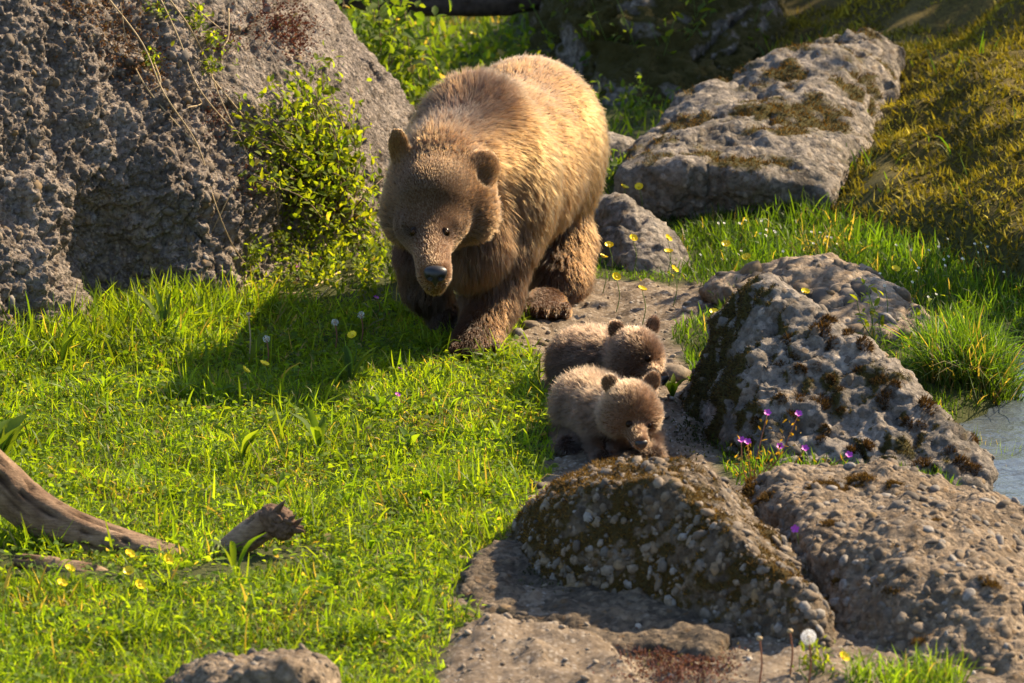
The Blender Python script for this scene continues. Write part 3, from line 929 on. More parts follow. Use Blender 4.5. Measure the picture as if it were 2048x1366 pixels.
def ball(c, r, sq=(1, 1, 1), R=None, seg=16):
    bm = bmesh.new(); bmesh.ops.create_uvsphere(bm, u_segments=seg, v_segments=seg // 2, radius=1)
    V = np.array([v.co[:] for v in bm.verts]) * r * np.array(sq)
    F = [[v.index for v in f.verts] for f in bm.faces]; bm.free()
    if R is not None: V = V @ R.T
    return V + np.asarray(c), [np.array([f for f in F if len(f) == 4]), np.array([f for f in F if len(f) == 3])]
def sdf_mesh(prims, h, it=2):
    f = body_sdf(prims)
    A = []
    for q in prims:
        if q.get('sub'): continue
        if q['t'] == 'e': A += [q['c'] - q['r'].max(), q['c'] + q['r'].max()]
        else: A += [q['a'] - q['ra'], q['a'] + q['ra'], q['b'] - q['rb'], q['b'] + q['rb']]
    A = np.array(A)
    V, Q = surface_nets(f, A.min(0) - 0.03, A.max(0) + 0.03, h)
    return project(f, V, it), Q
def nose_mesh(c, R, w, h, dpt):
    """bear nose leather with two nostrils; R columns side, forward, up"""
    P = [ell(c, (w, dpt, h), R, 0.01), ell(c + R @ np.array([0, -0.25 * dpt, 0.45 * h]), (w * 1.02, dpt * 0.8, h * 0.6), R, 0.01),
         ell(c + R @ np.array([0, 0.2 * dpt, -h * 0.9]), (w * 0.18, dpt * 0.7, h * 0.7), R, 0.008)]
    for s in (-1, 1):
        P.append(ell(c + R @ np.array([s * w * 0.5, dpt * 0.85, -h * 0.1]), (w * 0.26, dpt * 0.6, h * 0.33), R, w * 0.08, sub=True))
        P.append(ell(c + R @ np.array([s * w * 1.0, dpt * 0.5, -h * 0.32]), (w * 0.3, dpt * 0.5, h * 0.14), R, w * 0.08, sub=True))
    return sdf_mesh(P, w / 9, 1)
def claws(root, spots, fwd, L, r):
    for c in spots:
        c = np.asarray(c)
        pts = bez([c, c + fwd * L * 0.5 + np.array([0, 0, 0.1 * L]), c + fwd * L + np.array([0, 0, -0.35 * L])], 6)
        link('claw', mesh_np('claw', *tube(pts, np.linspace(r, r * 0.25, 6), 6)), CLAW, root)

# ------------------------------------------------------------------ mother
gold = (0.108, 0.045, 0.0102); gold_r = (0.022, 0.009, 0.003)
brown = (0.050, 0.0195, 0.0055); brown_r = (0.017, 0.007, 0.0025)
dark = (0.020, 0.008, 0.003); dark_r = (0.007, 0.003, 0.0015)
face = (0.078, 0.040, 0.0155); face_r = (0.022, 0.011, 0.0043)
tan = (0.135, 0.062, 0.026); tan_r = (0.08, 0.035, 0.014)
YAW = math.radians(12)
bk = np.array([math.sin(YAW), math.cos(YAW), 0.0])       # towards her tail
lf = np.array([math.cos(YAW), -math.sin(YAW), 0.0])      # her left side
O = np.array([-0.125, 0.02, 0.0])
def B(x, y, z):
    return O + lf * x + bk * y + np.array([0, 0, z])
RB = np.stack([lf, bk, [0, 0, 1]], 1)
down = np.array([0, 0, -1.0])
trunk_comb = lambda P: unit(bk * 0.75 + down * np.clip(0.25 + 1.1 * (0.72 - P[:, 2:3]) / 0.4, 0.1, 1.4))
gold_kw = dict(fl=0.032, tip=gold, root=gold_r, comb=trunk_comb, lift=0.24)
leg_kw = dict(fl=0.027, tip=brown, root=brown_r, comb=down, lift=0.26)
# head frame: she looks down towards the camera and slightly to her right
hd = unit(np.array([-0.055, -0.86, -0.50]))
HR = rot_to(hd, unit(np.array([-0.10, 0.0, 1.0])))
HC = PY(874, 398, -0.372)
def Hd(x, y, z):
    return HC + HR @ np.array([x, y, z])
nosep = PY(872, 553, -0.685)
head_comb = lambda P: unit(P - nosep + 0.0)
face_kw = dict(fl=0.0068, tip=face, root=face_r, comb=head_comb, lift=0.3)
muz_kw = dict(fl=0.008, tip=tan, root=tan_r, comb=head_comb, lift=0.3)
eyeL, eyeR = (826, 463), (893, 463)
mz0 = PY(861, 462, -0.505); mz1 = PY(867, 543, -0.670)
fp = GG(952, 712)
hp = GG(1092, 636)
hp2 = GG(1010, 600); hp2[1] = 1.12; hp2[0] = 0.02
MP = [
    ell(B(0, 0.12, 0.520), (0.212, 0.27, 0.240), RB, 0.08, **gold_kw),                                   # chest
    ell(B(0.0, 0.08, 0.682), (0.120, 0.13, 0.132), RB, 0.10, fl=0.05, tip=dark, root=dark_r, comb=trunk_comb, lift=0.6),   # hump
    ell(B(0.0, 0.52, 0.485), (0.236, 0.38, 0.240), RB, 0.12, **gold_kw),                                  # barrel
    ell(B(0.01, 0.45, 0.40), (0.215, 0.34, 0.19), RB, 0.10, **{**gold_kw, 'tip': (0.1383, 0.0621, 0.0166), 'comb': lambda P: bk * .4 + down}),  # belly
    ell(B(0.0, 0.86, 0.515), (0.228, 0.26, 0.238), RB, 0.12, **gold_kw),                                # rump
    cone(B(0, 0.05, 0.60), PY(885, 350, -0.24), 0.185, 0.155, 0.10, fl=0.045, tip=(0.1187, 0.0517, 0.0128), root=brown_r, comb=lambda P: bk * .7 + down * .5 + np.zeros((len(P), 3)), lift=0.3),   # neck
    ell(PY(940, 470, -0.12), (0.13, 0.12, 0.16), None, 0.08, fl=0.045, tip=brown, root=brown_r, comb=down, lift=0.3),  # throat
    # left foreleg (planted)
    ell(B(0.165, 0.06, 0.47), (0.09, 0.145, 0.185), RB, 0.07, **{**gold_kw, 'tip': (0.1383, 0.0638, 0.0166), 'comb': lambda P: bk * .35 + down}),
    cone(PY(1005, 500, 0.0), PY(985, 590, -0.02), 0.105, 0.085, 0.06, **leg_kw),
    cone(PY(985, 590, -0.02), PY(960, 680, -0.16), 0.085, 0.066, 0.05, **leg_kw),
    ell(fp + np.array([0.0, 0.03, 0.042]), (0.070, 0.105, 0.045), None, 0.04, fl=0.018, tip=(0.0506, 0.0184, 0.0047), root=dark_r, comb=(0, -0.6, -0.5), lift=0.25),
    # right foreleg (lifted): dark brown fur, darkened further for its shade
    ell(B(-0.148, 0.06, 0.475), (0.082, 0.14, 0.165), RB, 0.07, fl=0.034, tip=brown, root=brown_r, comb=bk * .3 + down, lift=0.28),
    cone(PY(842, 510, 0.02), PY(850, 572, 0.05), 0.084, 0.066, 0.05, **{**leg_kw, 'tip': dark}),
    cone(PY(850, 572, 0.05), PY(884, 625, 0.08), 0.064, 0.050, 0.04, **{**leg_kw, 'tip': dark}),
    ell(PY(898, 640, 0.07), (0.052, 0.075, 0.040), None, 0.04, fl=0.018, tip=dark, root=dark_r, comb=(0.3, -0.3, -0.6), lift=0.25),
    # left hind leg
    ell(B(0.155, 0.80, 0.42), (0.095, 0.19, 0.20), RB, 0.08, **{**gold_kw, 'tip': (0.1484, 0.0692, 0.0187), 'comb': lambda P: bk * .3 + down}),
    cone(PY(1118, 490, 0.74), PY(1118, 560, 0.62), 0.125, 0.092, 0.06, **leg_kw),
    cone(PY(1120, 560, 0.64), PY(1112, 608, 0.58), 0.085, 0.062, 0.05, **leg_kw),
    ell(hp + np.array([0.0, 0.08, 0.038]), (0.060, 0.115, 0.036), None, 0.04, fl=0.018, tip=(0.074, 0.026, 0.0061), root=dark_r, comb=(0, -0.6, -0.5), lift=0.25),
    # right hind leg, behind
    cone(B(-0.14, 0.92, 0.42), B(-0.13, 1.02, 0.22), 0.13, 0.09, 0.07, **{**leg_kw, 'tip': dark}),
    cone(B(-0.13, 1.02, 0.22), B(-0.13, 1.04, 0.07), 0.085, 0.065, 0.05, **{**leg_kw, 'tip': dark}),
    ell(B(-0.13, 0.98, 0.04), (0.068, 0.12, 0.042), RB, 0.04, fl=0.018, tip=dark, root=dark_r, comb=(0, -0.6, -0.5), lift=0.25),
    # head
    ell(Hd(0, -0.06, 0.012), (0.148, 0.125, 0.113), HR, 0.05, **{**face_kw, 'fl': 0.013, 'tip': (0.11, 0.052, 0.017)}),                # cranium
    ell(Hd(0, 0.0, 0.045), (0.095, 0.085, 0.085), HR, 0.05, **{**face_kw, 'tip': (0.0639, 0.033, 0.0128)}),               # forehead
    ell(Hd(-0.092, -0.01, -0.072), (0.085, 0.09, 0.095), HR, 0.07, **{**face_kw, 'fl': 0.021, 'tip': (0.095, 0.048, 0.017)}),   # cheeks
    ell(Hd(0.098, -0.01, -0.070), (0.085, 0.09, 0.095), HR, 0.07, **{**face_kw, 'fl': 0.021, 'tip': (0.0955, 0.0436, 0.0118)}),
    ell(Hd(0, 0.02, -0.09), (0.085, 0.10, 0.065), HR, 0.04, **{**face_kw, 'fl': 0.018, 'comb': lambda P: head_comb(P) + down * .5}),        # jaw
    cone(mz0, mz1, 0.062, 0.051, 0.022, **muz_kw),                                                        # muzzle
    ell(mz1 + HR @ np.array([0, -0.015, -0.030]), (0.047, 0.045, 0.032), HR, 0.022, **{**muz_kw, 'fl': 0.008, 'tip': (0.085, 0.042, 0.018)}),
    cone(mz0 + np.array([0, 0.03, -0.045]), mz1 + np.array([0.003, 0.03, -0.05]), 0.05, 0.028, 0.03, **{**muz_kw, 'fl': 0.012, 'tip': (0.0506, 0.0208, 0.0068)}),
]
MP.append(cone(PY(868, 395, -0.445), mz0 + np.array([0, 0.012, 0.0]), 0.088, 0.066, 0.06, **face_kw))          # bridge of the nose
MP.append(ell(PY(862, 452, -0.452), (0.112, 0.070, 0.062), HR, 0.05, **face_kw))
for (u, v), s in ((eyeL, -1), (eyeR, 1)):
    MP.append(ell(PY(u + s * 3, v - 19, -0.512), (0.030, 0.024, 0.012), HR, 0.02, **face_kw))     # brows                             # brow and eye level
def ear(u, v, Y, side, tilt, rw, rh, col, colr, fl):
    R = rot_to(unit(np.array([0.38 * side, -0.92, 0.0])), unit(np.array([tilt, 0.1, 1.0])))
    c = PY(u, v, Y)
    return [ell(c, (rw, rw * 0.42, rh), R, 0.022, fl=fl, tip=col, root=colr, comb=R @ np.array([0.15 * side, -0.2, 1.0]), lift=0.22),
            ell(c + R @ np.array([0, rw * 0.62, -0.1 * rh]), (rw * 0.55, rw * 0.26, rh * 0.55), R, 0.010, sub=True)]
MP += ear(798, 297, -0.33, -1, -0.10, 0.034, 0.066, (0.22, 0.11, 0.038), (0.08, 0.038, 0.012), 0.008)
MP += ear(962, 344, -0.345, 1, 0.48, 0.057, 0.070, (0.26, 0.13, 0.048), (0.12, 0.058, 0.02), 0.008)
# toes
for k in range(5):
    a = (k - 2) * 0.031
    MP.append(ell(fp + np.array([a, -0.065 + 0.35 * abs(a), 0.028]), (0.020, 0.034, 0.026), None, 0.012, fl=0.012, tip=(0.0506, 0.0184, 0.0047), root=dark_r, comb=(0, -0.8, -0.3), lift=0.25))
    MP.append(ell(hp + np.array([a, -0.035 + 0.35 * abs(a), 0.028]), (0.020, 0.036, 0.027), None, 0.012, fl=0.012, tip=(0.0782, 0.0273, 0.0061), root=dark_r, comb=(0, -0.8, -0.3), lift=0.25))
V, Q = sdf_mesh(MP, 0.0105)
bear = thing('brown_bear', 'large adult brown bear with golden back walking beside the rough boulder', 'bear', B(0, 0.4, 0))
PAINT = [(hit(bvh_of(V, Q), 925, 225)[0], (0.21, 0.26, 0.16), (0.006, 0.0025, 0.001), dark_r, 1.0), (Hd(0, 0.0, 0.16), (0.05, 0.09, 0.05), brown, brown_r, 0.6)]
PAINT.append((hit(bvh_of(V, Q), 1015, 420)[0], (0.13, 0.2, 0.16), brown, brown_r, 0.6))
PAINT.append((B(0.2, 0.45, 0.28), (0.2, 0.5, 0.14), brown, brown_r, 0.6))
for u, v in (eyeL, eyeR):
    PAINT.append((PY(u, v, -0.53), (0.044, 0.09, 0.030), (0.010, 0.006, 0.003), (0.006, 0.003, 0.002), 0.9))
PAINT.append((PY(870, 572, -0.66), (0.045, 0.06, 0.007), (0.02, 0.012, 0.008), (0.006, 0.004, 0.003), 0.85))
PAINT.append((PY(868, 500, -0.6), (0.03, 0.08, 0.04), (0.085, 0.042, 0.020), (0.05, 0.024, 0.011), 0.7))
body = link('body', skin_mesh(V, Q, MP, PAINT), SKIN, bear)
bvh = bvh_of(V, Q)
bare = []
for u, v in (eyeL, eyeR):
    h = hit(bvh, u, v)
    c = h[0] - h[1] * 0.0075
    e = link('eye', mesh_np('eye', *ball(c, 0.0168)), EYE, bear)
    lk_ = unit(h[1] * 0.5 + np.array([0.0, -0.9, 0.1]))
    link('iris', mesh_np('iris', *ball(c + lk_ * 0.0092, 0.0082)), IRIS, e)
    link('pupil', mesh_np('pupil', *ball(c + lk_ * 0.0140, 0.0040)), EYE, e)
    bare.append((h[0], 0.0145))
NR = rot_to(unit(np.array([-0.02, -0.94, -0.34])), (0, 0, 1))
h = hit(bvh, 871, 545)
nc = h[0] + np.array([0, -0.004, -0.006])
nv, nq = nose_mesh(nc, NR, 0.034, 0.024, 0.022)
link('nose', mesh_np('nose', nv, nq), NOSE, bear)
bare.append((nc, 0.022))
claws(bear, [fp + np.array([(k - 2) * 0.031, -0.095 + 0.35 * abs(k - 2) * 0.031, 0.022]) for k in range(5)], np.array([0, -1, 0.0]), 0.022, 0.0045)
claws(bear, [hp + np.array([(k - 2) * 0.031, -0.068 + 0.35 * abs(k - 2) * 0.031, 0.022]) for k in range(5)], np.array([0, -1, 0.0]), 0.018, 0.0045)
hcw = lambda V: 1 + 1.2 * np.exp(-np.sum((V - HC) ** 2, 1) / 0.03)
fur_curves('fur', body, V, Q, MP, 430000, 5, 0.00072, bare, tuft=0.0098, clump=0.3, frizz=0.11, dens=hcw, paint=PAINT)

# ------------------------------------------------------------------ cubs
def cub(label, tipc, rootc, darkc, darkr, head, chest, rump, nose, ears, eyes, legs, hr, group):
    """every joint is a world point"""
    tail_dir = unit(rump - chest)
    ct = lambda P: unit(P - chest * 0.5 - rump * 0.5) * 0.35 + tail_dir * .5 + down * .35
    nd = unit(nose - head)
    R = rot_to(nd, (0, 0, 1))
    hcomb = lambda P: unit(P - nose)
    tk = dict(fl=0.030, tip=tipc, root=rootc, comb=ct, lift=0.52)
    fk = dict(fl=0.0115, tip=tuple(c_ * 2.0 for c_ in tipc), root=tuple(c_ * 2.6 for c_ in rootc), comb=hcomb, lift=0.38)
    mk = dict(fl=0.007, tip=(0.13, 0.062, 0.028), root=(0.075, 0.035, 0.016), comb=hcomb, lift=0.2)
    lk = dict(fl=0.024, tip=darkc, root=darkr, comb=down, lift=0.4)
    RT = rot_to(tail_dir)
    m0 = head + nd * hr * 0.55 - R[:, 2] * hr * 0.22
    pr = [ell(chest, (0.082, 0.10, 0.085), RT, 0.05, **tk), ell(rump, (0.092, 0.105, 0.092), RT, 0.06, **tk),
          ell((chest + rump) / 2 + np.array([0, 0, 0.012]), (0.088, 0.13, 0.088), RT, 0.06, **tk),
          cone(chest, head, 0.068, 0.062, 0.05, **{**tk, 'tip': tuple(min(1, c * 2.2) for c in tipc)}),
          ell(head, (hr * 0.86, hr * 0.92, hr * 0.77), R, 0.03, **fk),
          ell(head + R @ np.array([-hr * .5, hr * .1, -hr * .32]), (hr * .5, hr * .55, hr * .5), R, 0.03, **fk),
          ell(head + R @ np.array([hr * .5, hr * .1, -hr * .32]), (hr * .5, hr * .55, hr * .5), R, 0.03, **fk),
          cone(m0, nose - nd * 0.016, hr * 0.38, hr * 0.24, 0.015, **mk),
          cone(m0 - R[:, 2] * hr * .18, nose - nd * 0.022 - R[:, 2] * hr * .16, hr * 0.3, hr * 0.15, 0.02, **mk)]
    for c, tilt in ears:
        E = rot_to(unit(nd * np.array([1, 1, 0]) + np.array([tilt * 0.5, 0, 0])), unit(np.array([tilt, 0.1, 1.0])))
        pr += [ell(c, (0.025, 0.012, 0.030), E, 0.012, fl=0.008, tip=tuple(c_ * 3.2 for c_ in tipc), root=tuple(c_ * 3.5 for c_ in rootc), comb=E @ np.array([0, 0, 1.0]), lift=0.35),
               ell(c + E @ np.array([0, 0.013, 0.002]), (0.016, 0.007, 0.019), E, 0.006, sub=True)]
    for a, b_, c, ra, rb in legs:
        pr += [cone(a, b_, ra, rb, 0.035, **lk), cone(b_, c, rb, rb * .86, 0.02, **lk),
               ell(c + np.array([0, -0.012, 0.0]), (0.028, 0.038, 0.020), None, 0.02, **{**lk, 'fl': 0.010})]
    V, Q = sdf_mesh(pr, 0.0062)
    feet = np.array([l[2] for l in legs]).mean(0)
    root = thing('bear_cub', label, 'bear cub', (feet[0], feet[1], gz(feet[0], feet[1])), group)
    body = link('body', skin_mesh(V, Q, pr), SKIN, root)
    bv = bvh_of(V, Q)
    bare = []
    for u, v in eyes:
        h = hit(bv, u, v)
        if h is None: continue
        link('eye', mesh_np('eye', *ball(h[0] - h[1] * 0.0030, 0.0115)), EYE, root)
        bare.append((h[0], 0.0115))
    nv, nq = nose_mesh(nose - nd * 0.003, R, 0.0165, 0.0120, 0.012)
    link('nose', mesh_np('nose', nv, nq), NOSE, root)
    bare.append((nose, 0.010))
    for a, b_, c, ra, rb in legs:
        claws(root, [c + np.array([(k - 1.5) * 0.013, -0.046 + 0.3 * abs(k - 1.5) * 0.013, -0.006]) for k in range(4)], np.array([0, -1, 0.0]), 0.014, 0.0022)
    fur_curves('fur', body, V, Q, pr, 95000, 5, 0.00055, bare, clump=0.4, frizz=0.2, droop=0.08, tuft=0.009)
    return root
g1 = gz(0.2, -1.4)
def foot(u, v):
    p = GG(u, v); p[2] += 0.016; return p
cub('light brown bear cub with pale collar standing just behind the pebbly boulder',
    (0.064, 0.0345, 0.018), (0.02, 0.0105, 0.0055), (0.024, 0.012, 0.0065), (0.007, 0.0035, 0.002),
    PY(1262, 815, -1.52), PY(1222, 838, -1.40), PY(1172, 812, -1.20), PY(1283, 889, -1.665),
    [(PY(1221, 768, -1.50), -0.35), (PY(1304, 763, -1.47), 0.30)], [(1258, 848), (1298, 853)],
    [(PY(1205, 860, -1.43), PY(1203, 890, -1.46), foot(1208, 928), 0.045, 0.034),
     (PY(1292, 870, -1.38), PY(1300, 895, -1.44), foot(1306, 924), 0.045, 0.034),
     (PY(1150, 845, -1.16), PY(1135, 872, -1.20), foot(1135, 903), 0.055, 0.034),
     (PY(1225, 850, -1.10), PY(1232, 860, -1.12), foot(1235, 880), 0.05, 0.034)], 0.090, 'bear cubs')
cub('darker brown bear cub peering over behind the lighter cub',
    (0.042, 0.0225, 0.0125), (0.012, 0.0065, 0.004), (0.012, 0.006, 0.0035), (0.005, 0.0025, 0.0015),
    PY(1272, 706, -0.90), PY(1222, 735, -0.80), PY(1165, 728, -0.68), PY(1328, 760, -1.02),
    [(PY(1233, 660, -0.87), -0.45), (PY(1306, 651, -0.80), 0.25)], [(1296, 717), (1334, 716)],
    [(PY(1215, 760, -0.85), PY(1212, 790, -0.88), foot(1214, 818), 0.042, 0.033),
     (PY(1275, 765, -0.75), PY(1280, 785, -0.78), foot(1285, 806), 0.042, 0.033),
     (PY(1140, 755, -0.66), PY(1128, 780, -0.70), foot(1132, 800), 0.052, 0.033),
     (PY(1205, 750, -0.55), PY(1210, 765, -0.56), foot(1213, 776), 0.05, 0.033)], 0.088, 'bear cubs')

# ================================================================== vegetation
GRASS = mat_leaf('grass', 0.55, 0.5, (2.25, 2.0, 0.4))
LEAF = mat_leaf('leaf', 0.6, 0.7, (2.3, 1.95, 0.42))
MOSSM = mat_leaf('moss', 0.25, 0.85, (1.3, 1.2, 0.6))
STRAW = mat_plain('straw', (0.38, 0.28, 0.15), 0.7, 0.2, 60)
STEMG = mat_plain('green_stem', (0.10, 0.16, 0.03), 0.5, 0.3, 90)
STEMR = mat_plain('red_stem', (0.22, 0.09, 0.05), 0.5, 0.3, 90)
TWIG = mat_plain('twig', (0.17, 0.12, 0.075), 0.85, 0.35, 90)
def blob(V, F4, F3, m, col, name, mat, **kw):
    me = mesh_np(name, V, [f for f in (F4, F3) if len(f)], smooth=True)
    vattr(me, 'col', np.repeat(col, m, axis=0))
    return link(name, me, mat, **kw)
def greens(n, a, b, var=0.25, dry=0.03):
    dry = np.asarray(dry)
    t = RNG.random((n, 1))
    c = np.array(a) * (1 - t) + np.array(b) * t
    c = c * (1 + var * RNG.normal(size=(n, 1)))
    d = RNG.random(n) < dry
    c[d] = np.array([0.30, 0.24, 0.10]) * RNG.uniform(0.6, 1.2, (d.sum(), 1))
    return np.clip(c, 0.01, 0.9)
def scatter_blades(P2, h, w, name, label, a, b, segs=3, bendamt=0.45, dry=0.03, lean=0.25, dryness=1.0, **kw):
    n = len(P2)
    z = ground_z(P2[:, 0], P2[:, 1], fine=False)
    root = np.stack([P2[:, 0], P2[:, 1], z - 0.004], 1)
    up = unit(np.array([0, 0, 1.0]) + lean * RNG.normal(size=(n, 3)) * np.array([1, 1, 0.2]))
    th = RNG.uniform(0, 2 * math.pi, n)
    bend = np.stack([np.cos(th), np.sin(th), -0.35 * np.ones(n)], 1) * (bendamt * np.abs(RNG.normal(size=n)) * 1.1)[:, None]
    bend = np.clip(bend, -1.1, 1.1)
    V, F4, F3, m = blades(root, up, h, w, bend, segs)
    tone = (1 + 0.4 * fbm(np.c_[P2, np.zeros(n)] * 2.6 + 60, 3) + 0.45 * perlin(np.c_[P2, np.zeros(n)] * 11 + 3))[:, None]
    return blob(V, F4, F3, m, greens(n, a, b, dry=dry + 0.35 * dryness * sstep(0.32, 0.6, perlin(np.c_[P2, np.zeros(n)] * 2.4 + 7))) * np.clip(tone, 0.45, 1.5), name, GRASS, label=label, cat='grass', kind='stuff', **kw)
CLIFF_LINE = [np.array(G(u, v)[:2]) for u, v in ((-250, 760), (0, 700), (150, 690), (300, 650), (470, 605), (640, 545), (760, 500))]
LOG_LINE = [np.array(G(u, v)[:2]) for u, v in ((-60, 1120), (200, 1150), (380, 1160), (580, 1100))]
def mask_left(P):
    pa = signed_poly(P, PATH_POLY) + 0.05 * perlin(np.c_[P, 0 * P[:, 0]] * 6) + 0.03 * perlin(np.c_[P, 0 * P[:, 0]] * 20)
    return (pa > 0.0) & (signed_poly(P, WATER_POLY) > 0.04)
def pick(n, x0, x1, y0, y1, fn):
    P = np.stack([RNG.uniform(x0, x1, n), RNG.uniform(y0, y1, n)], 1)
    return P[fn(P)]
def p3(P): return np.c_[P, np.zeros(len(P))]
# near lawn
P = pick(150000, -2.0, 0.25, -4.35, 0.55, mask_left)
dc, _ = poly_dist(P, CLIFF_LINE); dl, _ = poly_dist(P, LOG_LINE)
h = 0.032 + 0.034 * np.clip(fbm(p3(P) * 3.0, 3) + 0.2, 0, 1) + 0.085 * np.exp(-(dc / 0.22) ** 2)
tuft = sstep(0.25, 0.6, perlin(p3(P) * 4.5 + 20))
h = (h + 0.055 * tuft) * (0.4 + 1.1 * RNG.random(len(P)) ** 1.5)
w = 0.0022 + 0.0030 * RNG.random(len(P)) + 0.016 * h
keep = (RNG.random(len(P)) < 0.72 + 0.28 * (h < 0.06)) & (dl > 0.10)
dry_zone = sstep(0.3, 0.55, perlin(p3(P) * 2.2 + 7))
P, h, w = P[keep], h[keep], w[keep]
scatter_blades(P, h, w, 'grass', 'short sunlit green meadow grass left of the path', (0.092, 0.175, 0.010), (0.18, 0.25, 0.018), 2, 0.6, 0.06, 0.4)
# long arching blades among them
P = pick(20000, -2.0, 0.2, -4.3, 0.5, mask_left)
dc, _ = poly_dist(P, CLIFF_LINE); dl, _ = poly_dist(P, LOG_LINE)
keep = RNG.random(len(P)) < 0.05 + 0.18 * (perlin(p3(P) * 2.8 + 44) > 0.15) + 0.8 * np.exp(-(dc / 0.25) ** 2)
keep &= dl > 0.13
P = P[keep]; dc = dc[keep]
h = RNG.uniform(0.07, 0.14, len(P)) + 0.09 * np.exp(-(dc / 0.22) ** 2) * RNG.random(len(P))
scatter_blades(P, h, RNG.uniform(0.004, 0.0085, len(P)), 'long_grass', 'long arching grass blades along the foot of the rough boulder', (0.09, 0.175, 0.011), (0.17, 0.23, 0.018), 4, 0.5, 0.05, 0.22)
# small clover-like leaves in the lawn
P = pick(23000, -2.0, 0.25, -4.35, 0.5, mask_left)
P = P[RNG.random(len(P)) < 0.35 + 0.65 * (perlin(p3(P) * 3.3 + 50) > 0.0)]
n = len(P)
root = np.c_[P, ground_z(P[:, 0], P[:, 1], False) + RNG.uniform(0.012, 0.045, n)]
th = RNG.uniform(0, 6.28, n)
V, F4, F3, m = leaf_mesh(root, np.c_[np.cos(th), np.sin(th), RNG.uniform(-0.2, 0.6, n)], unit(np.array([0, 0, 1.0]) + 0.45 * RNG.normal(size=(n, 3))), RNG.uniform(0.011, 0.030, n), RNG.uniform(0.009, 0.020, n))
blob(V, F4, F3, m, greens(n, (0.075, 0.15, 0.011), (0.15, 0.22, 0.018)), 'clover', LEAF, label='small round clover leaves spread through the lawn', cat='clover', kind='stuff')
# grass between the boulders on the right, colour darkened for the bank's shade
def mask_right(P):
    d, s = poly_dist(P, _bank_line)
    return mask_left(P) & ((d * np.where(s > 0, 1, -1)) < 0.02)
P = pick(42000, 0.15, 2.1, -2.2, 2.2, mask_right)
lo = sstep(0.1, 0.7, P[:, 1]) * sstep(0.45, 0.85, P[:, 0]) - 0.35 * sstep(0.75, 0.55, P[:, 0]) * sstep(0.3, 0.5, P[:, 1])
h = (0.045 + 0.05 * lo + 0.03 * perlin(p3(P) * 3)) * (0.5 + RNG.random(len(P)))
scatter_blades(P, h, 0.003 + 0.03 * h * RNG.random(len(P)) + 0.001, 'grass', 'long green grass between the boulders and the mossy bank', (0.035, 0.085, 0.011), (0.075, 0.13, 0.016), 3, 0.45, 0.03, 0.25)
# dense clump at the water
def clump_pts(u, v, r, n):
    c = GG(u, v)
    a = RNG.uniform(0, 6.28, n); q = r * np.sqrt(RNG.random(n))
    return np.stack([c[0] + q * np.cos(a), c[1] + 1.7 * q * np.sin(a)], 1)
P = np.concatenate([clump_pts(1925, 745, 0.13, 1700), clump_pts(1975, 765, 0.09, 800)])
scatter_blades(P, RNG.uniform(0.09, 0.24, len(P)), RNG.uniform(0.003, 0.007, len(P)), 'grass_tussock', 'dense tussock of long grass overhanging the stream', (0.05, 0.12, 0.014), (0.10, 0.18, 0.022), 4, 0.6, 0.04, 0.3)
P = np.concatenate([clump_pts(1985, 985, 0.07, 320), clump_pts(2010, 1010, 0.08, 320), clump_pts(1985, 1040, 0.06, 200)])
scatter_blades(P, RNG.uniform(0.08, 0.2, len(P)), RNG.uniform(0.003, 0.006, len(P)), 'grass_tussock', 'thin tuft of grass between the stream and the packed-pebble boulder', (0.07, 0.14, 0.014), (0.13, 0.2, 0.025), 4, 0.5, 0.05, 0.25)
P = np.concatenate([clump_pts(1800, 1375, 0.05, 130), clump_pts(1870, 1380, 0.07, 200), clump_pts(1720, 1360, 0.04, 60)])
scatter_blades(P, RNG.uniform(0.05, 0.13, len(P)), RNG.uniform(0.003, 0.006, len(P)), 'grass_tussock', 'small grass tuft at the base of the packed-pebble boulder', (0.07, 0.14, 0.014), (0.13, 0.2, 0.025), 4, 0.5, 0.05, 0.3)
# far meadow
def mask_far(P):
    d, s = poly_dist(P, _bank_line)
    return (d * np.where(s > 0, 1, -1)) < 0.2
P = pick(26000, -1.6, 2.2, 2.0, 9.5, mask_far)
P = P[(P[:, 0] < 0.15 + 0.1 * perlin(p3(P) * 3)) | (RNG.random(len(P)) < 0.35)]
scatter_blades(P, RNG.uniform(0.04, 0.13, len(P)), RNG.uniform(0.006, 0.014, len(P)), 'far_meadow_grass', 'blurred green meadow grass far behind the bears', (0.06, 0.12, 0.014), (0.11, 0.17, 0.022), 2, 0.5, 0.05, 0.3)
# moss on the bank
def mask_bank(P):
    d, s = poly_dist(P, _bank_line)
    return (d * np.where(s > 0, 1, -1)) > -0.02
P = pick(120000, 0.4, 3.4, 0.3, 7.0, mask_bank)
P = P[fbm(p3(P) * 3.5, 3) > -0.6]
n = len(P)
root = np.c_[P, ground_z(P[:, 0], P[:, 1], False) - 0.002]
up = unit(np.array([-0.25, -0.25, 1.0]) + 0.5 * RNG.normal(size=(n, 3)))
V, F4, F3, m = blades(root, up, RNG.uniform(0.012, 0.04, n), RNG.uniform(0.006, 0.014, n), 0.3 * RNG.normal(size=(n, 3)), 1)
blob(V, F4, F3, m, greens(n, (0.15, 0.132, 0.011), (0.32, 0.265, 0.024), 0.35, 0.0) * np.clip(1 + 0.8 * fbm(p3(P) * 4, 3), 0.35, 1.6)[:, None], 'bank_moss', MOSSM, label='ochre green moss covering the steep bank', cat='moss', kind='stuff')
P = pick(1300, 0.6, 3.0, 0.4, 5.0, lambda P: mask_bank(P) & (perlin(p3(P) * 2.5 + 30) > 0.1))
